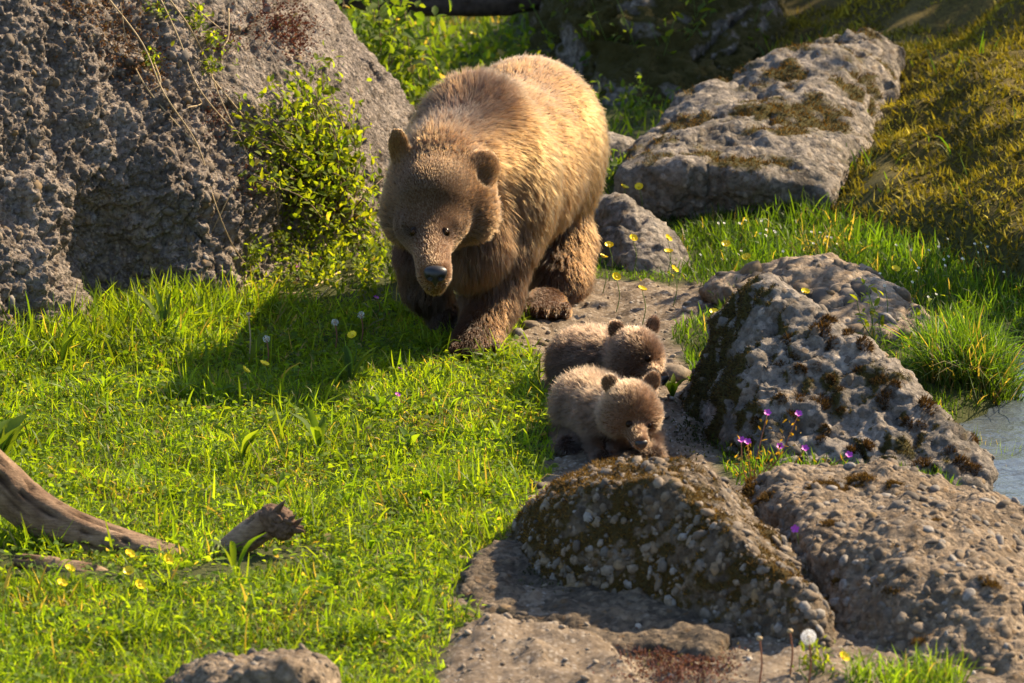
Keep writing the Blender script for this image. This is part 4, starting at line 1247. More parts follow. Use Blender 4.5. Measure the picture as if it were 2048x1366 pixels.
scatter_blades(P, RNG.uniform(0.04, 0.12, len(P)), RNG.uniform(0.004, 0.008, len(P)), 'bank_grass', 'scattered grass growing out of the mossy bank', (0.05, 0.11, 0.014), (0.10, 0.16, 0.02), 3, 0.5, 0.05, 0.3)

# ------------------------------------------------------------------ moss on the boulders
def moss_on(key, n, a, b, hmin=0.005, hmax=0.014, thr=0.5):
    R = ROCKS[key]
    wgt = sstep(thr - 0.06, thr + 0.12, R['moss']) * (R['V'][:, 2] > -0.02) * (R['N'][:, 1] < 0.7)
    if wgt.sum() < 5: return
    P, T, w = sample_surface(R['V'], R['Q'], n, wgt + 1e-9)
    nn = unit((R['N'][T] * w[:, :, None]).sum(1))
    up = unit(nn + 0.55 * RNG.normal(size=(n, 3)))
    V, F4, F3, m = blades(P - nn * 0.002, up, RNG.uniform(hmin, hmax, n), RNG.uniform(0.0025, 0.006, n), 0.3 * RNG.normal(size=(n, 3)), 1)
    blob(V, F4, F3, m, greens(n, a, b, 0.4, 0.0), 'moss', MOSSM, parent=R['ob'], kind='stuff')
oc, oc2 = (0.065, 0.036, 0.008), (0.17, 0.095, 0.016)
moss_on('front', 34000, oc, oc2)
moss_on('frontr', 18000, oc, oc2)
moss_on('pyramid', 24000, (0.03, 0.022, 0.006), (0.085, 0.06, 0.012))
moss_on('slab', 7000, oc, oc2, 0.008, 0.02)
moss_on('back', 9000, (0.04, 0.04, 0.008), (0.11, 0.085, 0.015), 0.01, 0.03)
moss_on('small', 1500, oc, oc2)
moss_on('corner', 2500, oc, oc2)
# dark cushions of moss on the pyramid boulder, each one a tuft
CUSH = [(1640, 660, 26), (1668, 690, 20), (1660, 645, 20), (1730, 690, 22), (1700, 668, 18), (1570, 680, 15), (1555, 730, 12), (1590, 715, 12), (1600, 740, 14), (1630, 735, 11), (1640, 805, 26), (1680, 825, 11), (1562, 798, 12), (1600, 800, 20),
        (1650, 860, 14), (1640, 880, 12), (1858, 812, 26), (1880, 800, 24), (1812, 850, 17), (1842, 855, 15), (1765, 805, 18), (1775, 790, 14), (1710, 900, 18), (1740, 890, 16), (1845, 925, 20), (1820, 945, 18), (1925, 930, 22), (1950, 940, 18), (1900, 905, 14), (1500, 890, 16), (1510, 845, 12), (1590, 830, 14), (1760, 760, 18), (1790, 770, 12), (1680, 780, 10), (1660, 760, 12), (1720, 745, 16), (1950, 880, 14)]
for u, v, rpx in CUSH:
    h_ = hit(ROCKS['pyramid']['bvh'], u, v)
    if h_ is None: continue
    c, nn = h_; r = rpx / 690.0
    n = int(120 + 90 * rpx / 10)
    fr = frame_of(nn, 0.0)
    a = RNG.uniform(0, 6.28, n); q = np.sqrt(RNG.random(n))
    up = unit(fr[:, 2] + (fr[:, 0] * (q * np.cos(a))[:, None] + fr[:, 1] * (q * np.sin(a))[:, None]) * 0.9 + 0.25 * RNG.normal(size=(n, 3)))
    root = c + (fr[:, 0] * (q * np.cos(a))[:, None] + fr[:, 1] * (q * np.sin(a))[:, None]) * r * 0.75 - nn * 0.008
    hh = (0.010 + r * 0.45 * np.sqrt(1 - q * q * 0.9)) * RNG.uniform(0.8, 1.2, n)
    V, F4, F3, m = blades(root, up, hh, RNG.uniform(0.003, 0.006, n), 0.2 * RNG.normal(size=(n, 3)), 1)
    blob(V, F4, F3, m, greens(n, (0.035, 0.02, 0.006), (0.12, 0.065, 0.014), 0.35, 0.0), 'moss_cushion', MOSSM, parent=ROCKS['pyramid']['ob'])

# ------------------------------------------------------------------ shrubs
def shrub(name, label, cat, stems, leafL, n_leaf, spread, a, b, n_parts=60, group=None, stemr=0.004, leafW=0.55, mat=None):
    """stems: list of (k,3) world polylines; leaves spread along them; the largest leaves are parts of their own"""
    base = np.mean([s_[0] for s_ in stems], 0)
    root = thing(name, label, cat, base, group)
    for s_ in stems:
        pts = bez(s_, 10)
        link('stem', mesh_np('stem', *tube(pts, np.linspace(stemr, stemr * 0.35, 10), 5)), mat or TWIG, root)
    L_ = np.array([np.linalg.norm(np.diff(s_, axis=0), axis=1).sum() for s_ in stems])
    which = RNG.choice(len(stems), n_leaf, p=L_ / L_.sum())
    pos = np.empty((n_leaf, 3)); tan_ = np.empty((n_leaf, 3))
    dense = [bez(s_, 40) for s_ in stems]
    for i_, k in enumerate(which):
        t = int(39 * (0.15 + 0.85 * RNG.random()))
        pos[i_] = dense[k][t]; tan_[i_] = dense[k][min(39, t + 1)] - dense[k][max(0, t - 1)]
    pos = pos + spread * RNG.normal(size=pos.shape)
    d = unit(unit(tan_) * 0.5 + RNG.normal(size=pos.shape) * 0.8 + np.array([0, -0.15, 0.25]))
    up = unit(np.array([0.15, -0.25, 1.0]) + 0.5 * RNG.normal(size=pos.shape))
    L = leafL * RNG.uniform(0.55, 1.25, n_leaf)
    order = np.argsort(-L)
    pos, d, up, L = pos[order], d[order], up[order], L[order]
    W = L * leafW * RNG.uniform(0.8, 1.2, n_leaf)
    col = greens(n_leaf, a, b, 0.22, 0.01)
    V, F4, F3, m = leaf_mesh(pos, d, up, L, W)
    V = V.reshape(n_leaf, 8, 3)
    for k in range(min(n_parts, n_leaf)):
        v1, f4, f3, _ = V[k], np.array([(1, 2, 5, 4), (2, 3, 6, 5)]), np.array([(0, 2, 1), (0, 3, 2), (4, 5, 7), (5, 6, 7)]), 8
        blob(v1, f4, f3, 8, col[k:k + 1], 'leaf', LEAF, parent=root)
    k = min(n_parts, n_leaf); q = n_leaf - k
    if q > 0:
        b_ = (np.arange(q) * 8)[:, None]
        F4 = np.concatenate([b_ + np.array(x) for x in ((1, 2, 5, 4), (2, 3, 6, 5))])
        F3 = np.concatenate([b_ + np.array(x) for x in ((0, 2, 1), (0, 3, 2), (4, 5, 7), (5, 6, 7))])
        blob(V[k:].reshape(-1, 3), F4, F3, 8, col[k:], 'small_leaves', LEAF, parent=root, kind='stuff')
    return root
BC = ROCKS['cliff']['bvh']
def on_cliff(u, v, off=0.02):
    h_ = hit(BC, u, v)
    if h_ is None or h_[0][1] > 4:
        return GG(u, v) + np.array([0, 0, off])
    return h_[0] + h_[1] * off
def on_any(u, v, off=0.02):
    a_ = hit(BC, u, v); p_ = GG(u, v)
    if a_ is not None and a_[0][1] < p_[1]: return a_[0] + a_[1] * off
    return p_ + np.array([0, 0, off])
gA, gB = (0.09, 0.16, 0.013), (0.18, 0.22, 0.02)
# climbing shrub on the big boulder
stems = []
for k in range(46):
    v1 = RNG.uniform(125, 420); u1 = RNG.uniform(430, 650) + (v1 - 125) * 0.25
    s0 = on_any(668 + RNG.uniform(-30, 25), 420 + RNG.uniform(-40, 40), 0.02)
    s2 = on_any(u1, v1, RNG.uniform(0.03, 0.12))
    mid = (s0 + s2) / 2 + np.array([RNG.normal() * .03, -0.05, RNG.normal() * .03 + 0.03])
    stems.append(np.array([s0, mid, s2]))
for k in range(14):
    u1 = RNG.uniform(690, 762); v1 = RNG.uniform(330, 500)
    s0 = on_any(690, 430, 0.02); s2 = on_any(u1, v1, RNG.uniform(0.02, 0.08))
    stems.append(np.array([s0, (s0 + s2) / 2 + np.array([0, -0.04, 0.02]), s2]))
shrub('climbing_shrub', 'bright green small-leaved shrub climbing the rough boulder beside the mother bear', 'shrub', stems, 0.031, 2500, 0.028, gA, gB, 150)
# leafy ground plants under it
stems = []
for k in range(70):
    u0 = RNG.uniform(490, 800); v0 = RNG.uniform(480, 600) + max(0, (640 - u0)) * 0.12
    s0 = on_any(u0, v0, 0.0)
    s2 = s0 + np.array([RNG.normal() * .06, RNG.normal() * .06, RNG.uniform(0.05, 0.13)])
    stems.append(np.array([s0, (s0 + s2) / 2 + RNG.normal(size=3) * .01, s2]))
shrub('leafy_weeds', 'low leafy green weeds between the rough boulder and the mother bear', 'weeds', stems, 0.024, 2100, 0.018, gA, gB, 80, stemr=0.002, mat=STEMG)
# big bush behind the ridge
stems = []
for k in range(40):
    u1 = RNG.uniform(600, 850); v1 = RNG.uniform(-40, 190)
    lim = 615 + (v1 + 40) * 0.95
    if u1 < lim: u1 = lim + RNG.uniform(0, 40)
    s2 = PY(u1, v1, RNG.uniform(2.9, 3.6))
    s0 = np.array([s2[0] + RNG.normal() * .1, s2[1] + 0.1, 0.0])
    stems.append(np.array([s0, (s0 * .5 + s2 * .5) + RNG.normal(size=3) * .04, s2]))
shrub('bush', 'leafy bush with broad green leaves growing behind the ridge of the rough boulder', 'bush', stems, 0.052, 1500, 0.06, (0.06, 0.12, 0.014), (0.12, 0.17, 0.022), 120, leafW=0.6)
# background herbs
def herb(name, label, cat, u, v, n_stem, hgt, r, n_leaf, leafL, a, b, parts=12, group=None, spread=0.02):
    c = GG(u, v); st = []
    for k in range(n_stem):
        s0 = c + np.array([RNG.normal() * r, RNG.normal() * r, 0]); s0[2] = gz(s0[0], s0[1])
        s2 = s0 + np.array([RNG.normal() * hgt * .3, RNG.normal() * hgt * .3, hgt * RNG.uniform(0.6, 1.1)])
        st.append(np.array([s0, (s0 + s2) / 2 + RNG.normal(size=3) * .01, s2]))
    return shrub(name, label, cat, st, leafL, n_leaf, spread, a, b, parts, group, 0.0025, 0.5, STEMG)
for u, v, hgt in ((900, 195, .12), (960, 180, .13), (1020, 155, .14), (1065, 140, .14), (870, 220, .12)):
    herb('weed', 'blurred green weed under the dark fallen log', 'weeds', u, v, 9, hgt, 0.12, 160, 0.045, gA, gB, 20, 'weeds under the log', 0.03)
herb('weed', 'dark green weed between the small boulder and the dark rock wall', 'weeds', 1235, 255, 10, 0.16, 0.08, 130, 0.035, (0.04, 0.09, 0.012), (0.09, 0.14, 0.02), 15)
herb('weed', 'green weed in the gap left of the flat-topped slab', 'weeds', 1215, 370, 8, 0.12, 0.05, 80, 0.035, (0.05, 0.11, 0.014), (0.1, 0.16, 0.02), 15)
herb('weed', 'small green plant at the right corner of the flat-topped slab', 'weeds', 1665, 370, 8, 0.08, 0.04, 90, 0.022, (0.05, 0.11, 0.014), (0.1, 0.16, 0.02), 15)
for u, v in ((1290, 40), (1340, 20), (1430, 30), (1220, 25)):
    herb('weed', 'shaded weed on top of the dark rock wall', 'weeds', u, v + 140, 8, 0.45, 0.1, 120, 0.045, (0.05, 0.10, 0.012), (0.11, 0.15, 0.02), 12, 'weeds over the rock wall', 0.04)

# broad strap leaves in the lawn ---------------------------------------
def rosette(name, label, cat, u, v, n, L, W, a, b, upness=1.0, group=None, aim=None):
    c = GG(u, v)
    root = thing(name, label, cat, c, group)
    for k in range(n):
        th = RNG.uniform(0, 6.28) if aim is None else aim + RNG.normal() * 0.5
        l = L * RNG.uniform(0.7, 1.15); w = W * RNG.uniform(0.8, 1.2)
        d = np.array([math.cos(th), math.sin(th), 0])
        pts = bez([c, c + d * l * .25 + np.array([0, 0, l * .5 * upness]), c + d * l * .6 + np.array([0, 0, l * .75 * upness])], 8)
        side = unit(np.cross(d, [0, 0, 1.0]) + 0.4 * RNG.normal(size=3))
        prof = np.array([.25, .55, .85, 1, .95, .75, .45, .05]) * w / 2
        up = np.array([0, 0, 1.0])
        V = np.concatenate([np.stack([p_ - side * q + up * q * .35, p_, p_ + side * q + up * q * .35]) for p_, q in zip(pts, prof)])
        i_ = (np.arange(7) * 3)[:, None]
        F = np.concatenate([i_ + np.array([0, 1, 4, 3]), i_ + np.array([1, 2, 5, 4])])
        me = mesh_np('leaf', V, F); vattr(me, 'col', np.repeat(greens(1, a, b, 0.15, 0), len(V), 0))
        link('leaf', me, LEAF, root)
    return root
for u, v, n, L, W, lab in ((640, 905, 6, .15, .026, 'tall plantain with upright strap leaves in the middle of the lawn'),
                           (485, 925, 7, .13, .03, 'plantain with broad bright leaves in the lawn above the broken branch end'),
                           (700, 770, 7, .13, .022, 'plantain with narrow leaves at the edge of the bear shadow'),
                           (470, 1150, 3, .14, .028, 'single broad green leaf standing in front of the broken branch end'),
                           (500, 735, 6, .12, .024, 'plantain in the shaded strip of lawn near the rough boulder'),
                           (120, 735, 6, .16, .024, 'strap-leaved plant at the foot of the rough boulder'),
                           (330, 680, 7, .17, .022, 'tall strap-leaved plant under the hollow of the rough boulder'),
                           (1345, 795, 9, .07, .02, 'green leafy rosette between the cubs and the pyramid boulder'),
                           (930, 720, 6, .05, .03, 'round-leaved green plant at the front paw of the mother bear')):
    rosette('plantain', lab, 'plant', u, v, n, L, W, (0.07, 0.14, 0.014), (0.13, 0.19, 0.022), 1.1)
for u, v in ((60, 800), (210, 790), (760, 830), (820, 900), (560, 990), (690, 1010), (860, 1010), (740, 1100), (120, 1240), (330, 1230), (520, 1210), (650, 1170), (780, 1210), (240, 900), (400, 800), (900, 830)):
    rosette('plantain', 'small plantain rosette hidden among the lawn grass', 'plant', u, v, 6, RNG.uniform(.05, .1), RNG.uniform(.012, .022), (0.07, 0.15, 0.013), (0.13, 0.21, 0.02), 0.9, 'small plantains in the lawn')
rosette('dock_plant', 'broad dock leaves beside the upper end of the driftwood log', 'plant', -15, 960, 6, 0.2, 0.07, (0.08, 0.15, 0.015), (0.13, 0.19, 0.022), 1.1, None, 0.7)
# sedum patches --------------------------------------------------------
def sedum(pts_n, label, a, b, L=0.007):
    P = np.array([q[0] for q in pts_n]); N_ = np.array([q[1] for q in pts_n])
    n = len(P)
    d = unit(N_ + 0.7 * RNG.normal(size=(n, 3)))
    V, F4, F3, m = leaf_mesh(P + N_ * RNG.uniform(0, 0.016, (n, 1)), d, unit(RNG.normal(size=(n, 3))), L * RNG.uniform(0.7, 1.4, n), L * 0.55 * np.ones(n))
    blob(V, F4, F3, m, greens(n, a, b, 0.3, 0.05) * 0.62, 'sedum', MOSSM, label=label, cat='sedum', kind='stuff')
def cliff_patch(cu, cv, ru, rv, n):
    out = []
    for _ in range(n):
        h_ = hit(BC, cu + RNG.normal() * ru, cv + RNG.normal() * rv)
        if h_ is not None: out.append(h_)
    return out
sedum(cliff_patch(560, 40, 35, 28, 900) + cliff_patch(590, 80, 20, 20, 350), 'dark red sedum mat on the ridge of the rough boulder', (0.10, 0.028, 0.02), (0.22, 0.07, 0.045), 0.011)
sedum(cliff_patch(240, 60, 40, 40, 700) + cliff_patch(290, 130, 30, 25, 500) + cliff_patch(150, 10, 30, 15, 250), 'straw and red sedum on the upper face of the rough boulder', (0.16, 0.06, 0.03), (0.26, 0.15, 0.06), 0.011)
sedum(cliff_patch(430, 230, 15, 25, 200) + cliff_patch(440, 80, 25, 20, 250) + cliff_patch(500, 350, 15, 30, 150), 'dark red sedum tufts hanging in cracks of the rough boulder', (0.09, 0.026, 0.02), (0.2, 0.07, 0.04), 0.010)
def ground_patch(cu, cv, ru, rv, n):
    out = []
    for _ in range(n):
        p_ = GG(cu + RNG.normal() * ru, cv + RNG.normal() * rv); out.append((p_, np.array([0, 0, 1.0])))
    return out
sedum(ground_patch(1370, 1335, 55, 22, 1500) + ground_patch(1300, 1310, 30, 12, 400), 'reddish pink sedum mat on the stony shelf below the pebbly boulder', (0.17, 0.06, 0.05), (0.30, 0.15, 0.12), 0.009)
sedum(ground_patch(1110, 1150, 45, 16, 500) + ground_patch(1400, 860, 30, 30, 500), 'dark green creeping stonecrop at the foot of the boulders', (0.04, 0.05, 0.015), (0.09, 0.10, 0.025), 0.010)
for u, v in ((410, 75), (385, 50), (300, 118), (325, 40), (415, 130)):
    h_ = hit(BC, u, v)
    if h_ is None: continue
    st = [np.array([h_[0], h_[0] + h_[1] * .03, h_[0] + h_[1] * .05 + RNG.normal(size=3) * .03]) for _ in range(5)]
    shrub('cliff_plant', 'small leafy green plant rooted in the upper face of the rough boulder', 'plant', st, 0.022, 60, 0.018, gA, gB, 10, 'small plants on the rough boulder', 0.0015, 0.6, STEMG)
# dry stems on the boulder ----------------------------------------------
DRY = [[(212, -5), (270, 95), (330, 190), (385, 300), (425, 400), (462, 480), (482, 530), (487, 570)], [(318, -5), (345, 70), (390, 170), (470, 265), (560, 300), (620, 302)],
       [(335, -5), (372, 60), (405, 120), (440, 200), (500, 320)], [(455, 30), (450, 75), (430, 100), (438, 140)], [(350, -5), (400, 35), (440, 45)],
       [(395, 195), (402, 205), (370, 208)], [(420, 160), (520, 285), (545, 380), (560, 470)], [(600, 200), (560, 310), (600, 430), (650, 540)],
       [(385, 300), (300, 180), (258, 100), (230, 20)], [(460, 375), (445, 420), (425, 460)], [(500, 560), (440, 590), (375, 600), (345, 640)], [(300, 130), (310, 160), (300, 190)],
       [(680, 560), (600, 600), (510, 600), (455, 640), (430, 690)], [(750, 560), (680, 575), (560, 680)]]
for k, pl in enumerate(DRY):
    pts = bez([on_any(u, v, RNG.uniform(0.012, 0.03)) for u, v in pl], 36)
    root = thing('dry_stem', 'thin straw-coloured dry stem hanging over the rough boulder', 'stem', pts[-1], 'dry stems on the rough boulder')
    link('stalk', mesh_np('stalk', *tube(pts, np.linspace(0.0032, 0.0016, 36), 5)), STRAW, root)
# gnarled root of the shrub
def woody(name, label, cat, paths, rads, mat, knots=()):
    base = np.mean([p_[0] for p_ in paths], 0)
    root = thing(name, label, cat, base)
    for p_, r_ in zip(paths, rads):
        pts = bez(p_, 40); rr_ = np.interp(np.linspace(0, 1, 40), np.linspace(0, 1, len(r_)), r_)
        V, F = tube(pts, rr_, 14)
        nrm = unit(V - np.repeat(np.concatenate([pts]), 14, 0)[:len(V)] if False else V - V.mean(0))
        V = V + 0.25 * rr_.mean() * np.stack([perlin(V * 30 + o) for o in (0, 9.3, 18.7)], 1)
        link('branch', mesh_np('branch', V, F), mat, root)
    return root
BARKG = mat_plain('old_bark', (0.27, 0.215, 0.155), 0.9, 0.4, 60, 0.15)
woody('shrub_root', 'gnarled grey woody root at the base of the climbing shrub', 'root',
      [[on_any(652, 300, .02), on_any(655, 340, .03), on_any(668, 385, .035), on_any(682, 420, .03), on_any(680, 455, .01)], [on_any(668, 380, .03), on_any(690, 400, .035), on_any(720, 380, .02)], [on_any(640, 400, .02), on_any(665, 395, .02), on_any(690, 392, .03)]],
      [[.008, .012, .016, .026, .015], [.008, .012, .006], [.004, .005, .004]], BARKG)

# ------------------------------------------------------------------ unseen tree and bush, placed off frame to cast shade
def tree(name, label, cat, base, top, crown_c, crown_r, n, L):
    root = thing(name, label, cat, base)
    base = np.asarray(base); top = np.asarray(top)
    tr = link('trunk', mesh_np('trunk', *tube(bez([base - np.array([0, 0, .2]), (base + top) / 2 + np.array([.05, 0, 0]), top], 12), np.linspace(.11, .03, 12), 10)), TWIG, root)
    cen = crown_c + RNG.normal(size=(26, 3)) * np.asarray(crown_r) * 0.55
    for c in cen[:12]:
        link('limb', mesh_np('limb', *tube(bez([top * .6 + base * .4, (top + c) / 2, c], 6), np.linspace(.03, .008, 6), 6)), TWIG, tr)
    P = cen[RNG.integers(0, 26, n)] + RNG.normal(size=(n, 3)) * np.asarray(crown_r) * 0.2
    V, F4, F3, m = leaf_mesh(P, RNG.normal(size=(n, 3)), unit(RNG.normal(size=(n, 3)) + np.array([0, 0, .6])), L * RNG.uniform(.7, 1.2, n), L * .6 * np.ones(n))
    blob(V, F4, F3, m, greens(n, (0.04, 0.09, 0.012), (0.08, 0.14, 0.02), .2, 0), 'crown', LEAF, parent=root, kind='stuff')
tree('tree', 'leafy tree out of view behind the dark rock wall, placed to shade the hillside', 'tree', (3.7, 6.6, gz(3.7, 6.6)), (3.7, 6.5, 3.2), np.array([4.1, 6.0, 2.9]), (1.2, 1.1, 0.6), 2400, 0.12)
tree('shade_bush', 'unseen leafy bush added on the mossy bank to shade the grass below', 'bush', (3.0, 1.6, gz(3.0, 1.6)), (2.9, 1.55, 1.4), np.array([2.8, 1.45, 1.4]), (0.5, 0.55, 0.4), 800, 0.08)

# ================================================================== driftwood
def log_mesh(pts, rads, n=150, sides=40, crack=1.0):
    pts = bez(pts, n); r = np.interp(np.linspace(0, 1, n), np.linspace(0, 1, len(rads)), rads)
    V, F = tube(pts, r, sides)
    body_n = n * sides
    T = np.repeat(pts, sides, 0)
    ax = unit(np.gradient(pts, axis=0)); AX = np.repeat(ax, sides, 0)
    s_ = np.repeat(np.cumsum(np.r_[0, np.linalg.norm(np.diff(pts, axis=0), axis=1)]), sides)
    nn = unit(V[:body_n] - T)
    ang = np.tile(np.arange(sides) * 2 * math.pi / sides, n)
    q = np.stack([np.cos(ang) * 2.4, np.sin(ang) * 2.4, s_ * 5], 1)
    d = 0.10 * perlin(q * 0.8 + 2) + 0.035 * fbm(q * np.array([4, 4, 1.0]), 3)
    cr = np.abs(perlin(q * np.array([2.2, 2.2, 0.55]) + 30))
    d = d - 0.22 * crack * sstep(0.06, 0.0, cr)
    kn, _, _ = worley(q * 0.9 + 5)
    d = d + 0.16 * sstep(0.22, 0.05, kn) - 0.12 * sstep(0.08, 0.0, kn)
    V[:body_n] = V[:body_n] + nn * (d * np.repeat(r, sides))[:, None]
    global CRACK
    CRACK = np.r_[sstep(0.09, 0.01, cr) + sstep(0.14, 0.02, kn), 1, 1]
    return V, F
nt = NT('driftwood')
p = nt.pos()
n1 = nt.noise(9, 5, 0.6, p); n2 = nt.noise(70, 5, 0.7, p)
mp = nt.n('ShaderNodeMapping'); mp.inputs['Scale'].default_value = (12, 60, 120); mp.inputs['Rotation'].default_value = (0, math.radians(18), 0); nt.l(p, mp.inputs['Vector'])
n3 = nt.noise(1.6, 4, 0.6, mp.outputs[0])
c = nt.ramp(n1, [(0.3, (0.12, 0.068, 0.038)), (0.5, (0.24, 0.155, 0.095)), (0.7, (0.36, 0.26, 0.175))])
c = nt.mix(nt.ramp(n3, [(0.35, (0.6,) * 3), (0.55, (0, 0, 0))]), c, (0.10, 0.06, 0.035))
c = nt.mix(nt.ramp(n2, [(0.33, (0.6,) * 3), (0.5, (0, 0, 0))]), c, (0.09, 0.055, 0.035))
c = nt.mix(nt.math('MULTIPLY', nt.attr('crack').outputs['Fac'], 0.85), c, (0.035, 0.02, 0.012))
WOOD = nt.done(principled(nt, c, 0.85, nt.math('ADD', n3, n2), 0.6, 0.006, 0.2).outputs[0])
def wood_me(name, V, F):
    me = mesh_np(name, V, F); vattr(me, 'crack', CRACK); return me
root = thing('driftwood_log', 'bleached curved driftwood log lying in the grass, with a broken side branch', 'log', G(250, 1150))
V, F = log_mesh([PY(-170, 800, -2.42), PY(-80, 890, -2.43), PY(0, 964, -2.44), PY(60, 1016, -2.46), PY(146, 1062, -2.5), PY(244, 1094, -2.52), PY(342, 1120, -2.54), PY(405, 1138, -2.54)], [.058, .061, .064, .062, .057, .051, .044, .035])
link('trunk', wood_me('trunk', V, F), WOOD, root)
V, F = log_mesh([PY(405, 1140, -2.53), PY(445, 1108, -2.53), PY(490, 1074, -2.52), PY(535, 1047, -2.52), PY(562, 1034, -2.53)], [.030, .034, .038, .042, .036], 80, 36, 1.4)
br = link('side_branch', wood_me('side_branch', V, F), WOOD, root)
c0 = PY(555, 1042, -2.535)
Pk = [ell(c0, (.040, .036, .032), None, 0.02), ell(c0 + np.array([-.016, 0, .018]), (.028, .03, .02), None, 0.01), ell(c0 + np.array([.014, -.01, -.018]), (.028, .03, .024), None, 0.01), ell(c0 + np.array([.012, -.045, .004]), (.03, .016, .004), None, 0.004, sub=True)]
V, Q = sdf_mesh(Pk, 0.004, 1)
V = V + vnormals(V, Q) * (0.007 * fbm(V * 60, 3, ridged=True))[:, None]
WOODR = mat_plain('rotten_wood', (0.12, 0.075, 0.05), 0.9, 0.5, 90, 0.15)
link('broken_end', mesh_np('broken_end', V, Q), WOODR, br)
for k in range(9):
    a_ = RNG.uniform(-0.045, 0.045); d_ = unit(np.array([0.75, -0.35, 0.30]) + 0.35 * RNG.normal(size=3))
    b0 = c0 + np.array([0.012, -0.012, 0.0]) + np.array([a_ * .5, 0, -a_ * .6])
    link('splinter', mesh_np('splinter', *tube(bez([b0, b0 + d_ * .03, b0 + d_ * RNG.uniform(.045, .07)], 5), [.013, .012, .009, .006, .001], 5)), WOODR, br)
root = thing('wood_piece', 'weathered flat piece of grey wood half hidden under the driftwood log', 'wood', G(150, 1180))
V, F = log_mesh([PY(30, 1120, -2.70), PY(100, 1138, -2.72), PY(180, 1155, -2.73), PY(250, 1172, -2.74)], [.02, .036, .038, .026], 60, 28, 1.6)
link('plank', wood_me('plank', V, F), WOOD, root)
root = thing('fallen_log', 'dark shaded fallen log lying across behind the bush', 'log', PY(950, 130, 5.4))
V, F = log_mesh([PY(600, -25, 5.0), PY(800, -4, 5.1), PY(950, 0, 5.15), PY(1100, -14, 5.2), PY(1250, -40, 5.3)], [.06, .066, .07, .066, .06], 80, 28)
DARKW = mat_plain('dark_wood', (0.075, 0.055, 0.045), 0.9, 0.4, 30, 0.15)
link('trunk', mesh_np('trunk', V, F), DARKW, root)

# ================================================================== flowers
PETAL_Y = mat_plain('yellow_petal', (0.78, 0.60, 0.015), 0.35, 0.1, 200)
PETAL_P = mat_plain('purple_petal', (0.42, 0.06, 0.42), 0.5, 0.2, 200)
def petals(n, L, W, cup, c=(0, 0, 0)):
    parts = []
    for k in range(n):
        a = 2 * math.pi * k / n
        d = np.array([math.cos(a), math.sin(a), 0]); s_ = np.array([-math.sin(a), math.cos(a), 0])
        rows = []
        for t, w in ((0, .15), (.35, .75), (.7, 1.0), (1.0, .6)):
            z = cup * t * t * L
            mid = np.array(c) + d * L * t * (1 - 0.25 * cup * t) + np.array([0, 0, z])
            rows += [mid - s_ * W * w / 2 + np.array([0, 0, .1 * L * w]), mid, mid + s_ * W * w / 2 + np.array([0, 0, .1 * L * w])]
        i_ = (np.arange(3) * 3)[:, None]
        parts.append((np.array(rows), [np.concatenate([i_ + np.array([0, 1, 4, 3]), i_ + np.array([1, 2, 5, 4])])]))
    return join(parts)
def flower_proto(name, label, cat, group, hgt, n, L, W, cup, pet, stem, core):
    root = thing(name, label, cat, (0, 0, -50), group)
    pts = bez([(0, 0, 0), (.012, .004, hgt * .5), (0.0, 0, hgt)], 8)
    link('stem', mesh_np('stem', *tube(pts, np.linspace(.0018, .0011, 8), 5)), stem, root, local=True)
    link('flower', mesh_np('flower', *petals(n, L, W, cup)), pet, root, local=True)
    link('flower_centre', mesh_np('flower_centre', *ball((0, 0, L * .14), L * .28, (1, 1, .8), None, 8)), core, root, local=True)
    return root
CORE = mat_plain('flower_core', (0.55, 0.42, 0.02), 0.6)
protoB = flower_proto('buttercup', 'x', 'buttercup', 'b', 0.10, 5, 0.0165, 0.018, 0.5, PETAL_Y, STEMG, CORE)
protoP = flower_proto('purple_flower', 'x', 'flower', 'p', 0.07, 5, 0.010, 0.008, 0.35, PETAL_P, STEMR, CORE)
def place(proto, u, v, hgt, base_h, label, group, Y=None, base=None, z0=None):
    """the flower head is seen at (u, v); the stem stands on the ground below"""
    s_ = hgt / base_h
    p_ = G(u, v, hgt) if base is None else base
    for _ in range(3):
        if base is None:
            g_ = gz(p_[0], p_[1]); p_ = G(u, v, g_ + hgt)
    loc = (p_[0], p_[1], p_[2] - hgt)
    o = copy_tree(proto, None, loc, RNG.uniform(0, 6.28), 1.0, label, group)
    o.rotation_euler = (0, 0, 0); tilt = (RNG.uniform(0.2, 0.9), RNG.uniform(-0.4, 0.4), RNG.uniform(0, 1.2))
    for ch in o.children:
        if ch.name.startswith('stem'):
            ch.scale = (1, 1, s_)
        else:
            ch.location = (0, 0, hgt); ch.rotation_euler = tilt
    return o
for grp, lab, hgt, spots in (
    ('buttercups behind the wide tan boulder', 'yellow buttercup in the long grass behind the wide tan boulder', 0.12, [(1335, 478), (1337, 505), (1452, 490), (1280, 430), (1347, 540), (1218, 492), (1206, 515), (1232, 555), (1284, 580), (1248, 376), (1278, 375), (1266, 478)]),
    ('buttercups round the pyramid boulder', 'yellow buttercup between the pyramid boulder and the tan boulder', 0.10, [(1493, 516), (1610, 585), (1561, 572), (1428, 626), (1791, 540)]),
    ('buttercups by the driftwood', 'yellow buttercup in front of the driftwood log', 0.05, [(258, 1110), (335, 1120), (258, 1144), (279, 1171), (123, 1169), (138, 1140)]),
    ('buttercups in the shaded lawn', 'yellow buttercup in the shaded lawn beside the mother bear', 0.10, [(490, 742), (528, 730), (472, 654), (705, 672)]),
    ('far buttercups', 'blurred yellow buttercup near the fallen log', 0.15, [(868, 70), (945, 70)])):
    for u, v in spots:
        place(protoB, u, v, hgt, 0.10, lab, grp)
place(protoB, 1686, 1316, 0.09, 0.10, 'yellow buttercup beside the white dandelion clock', None)
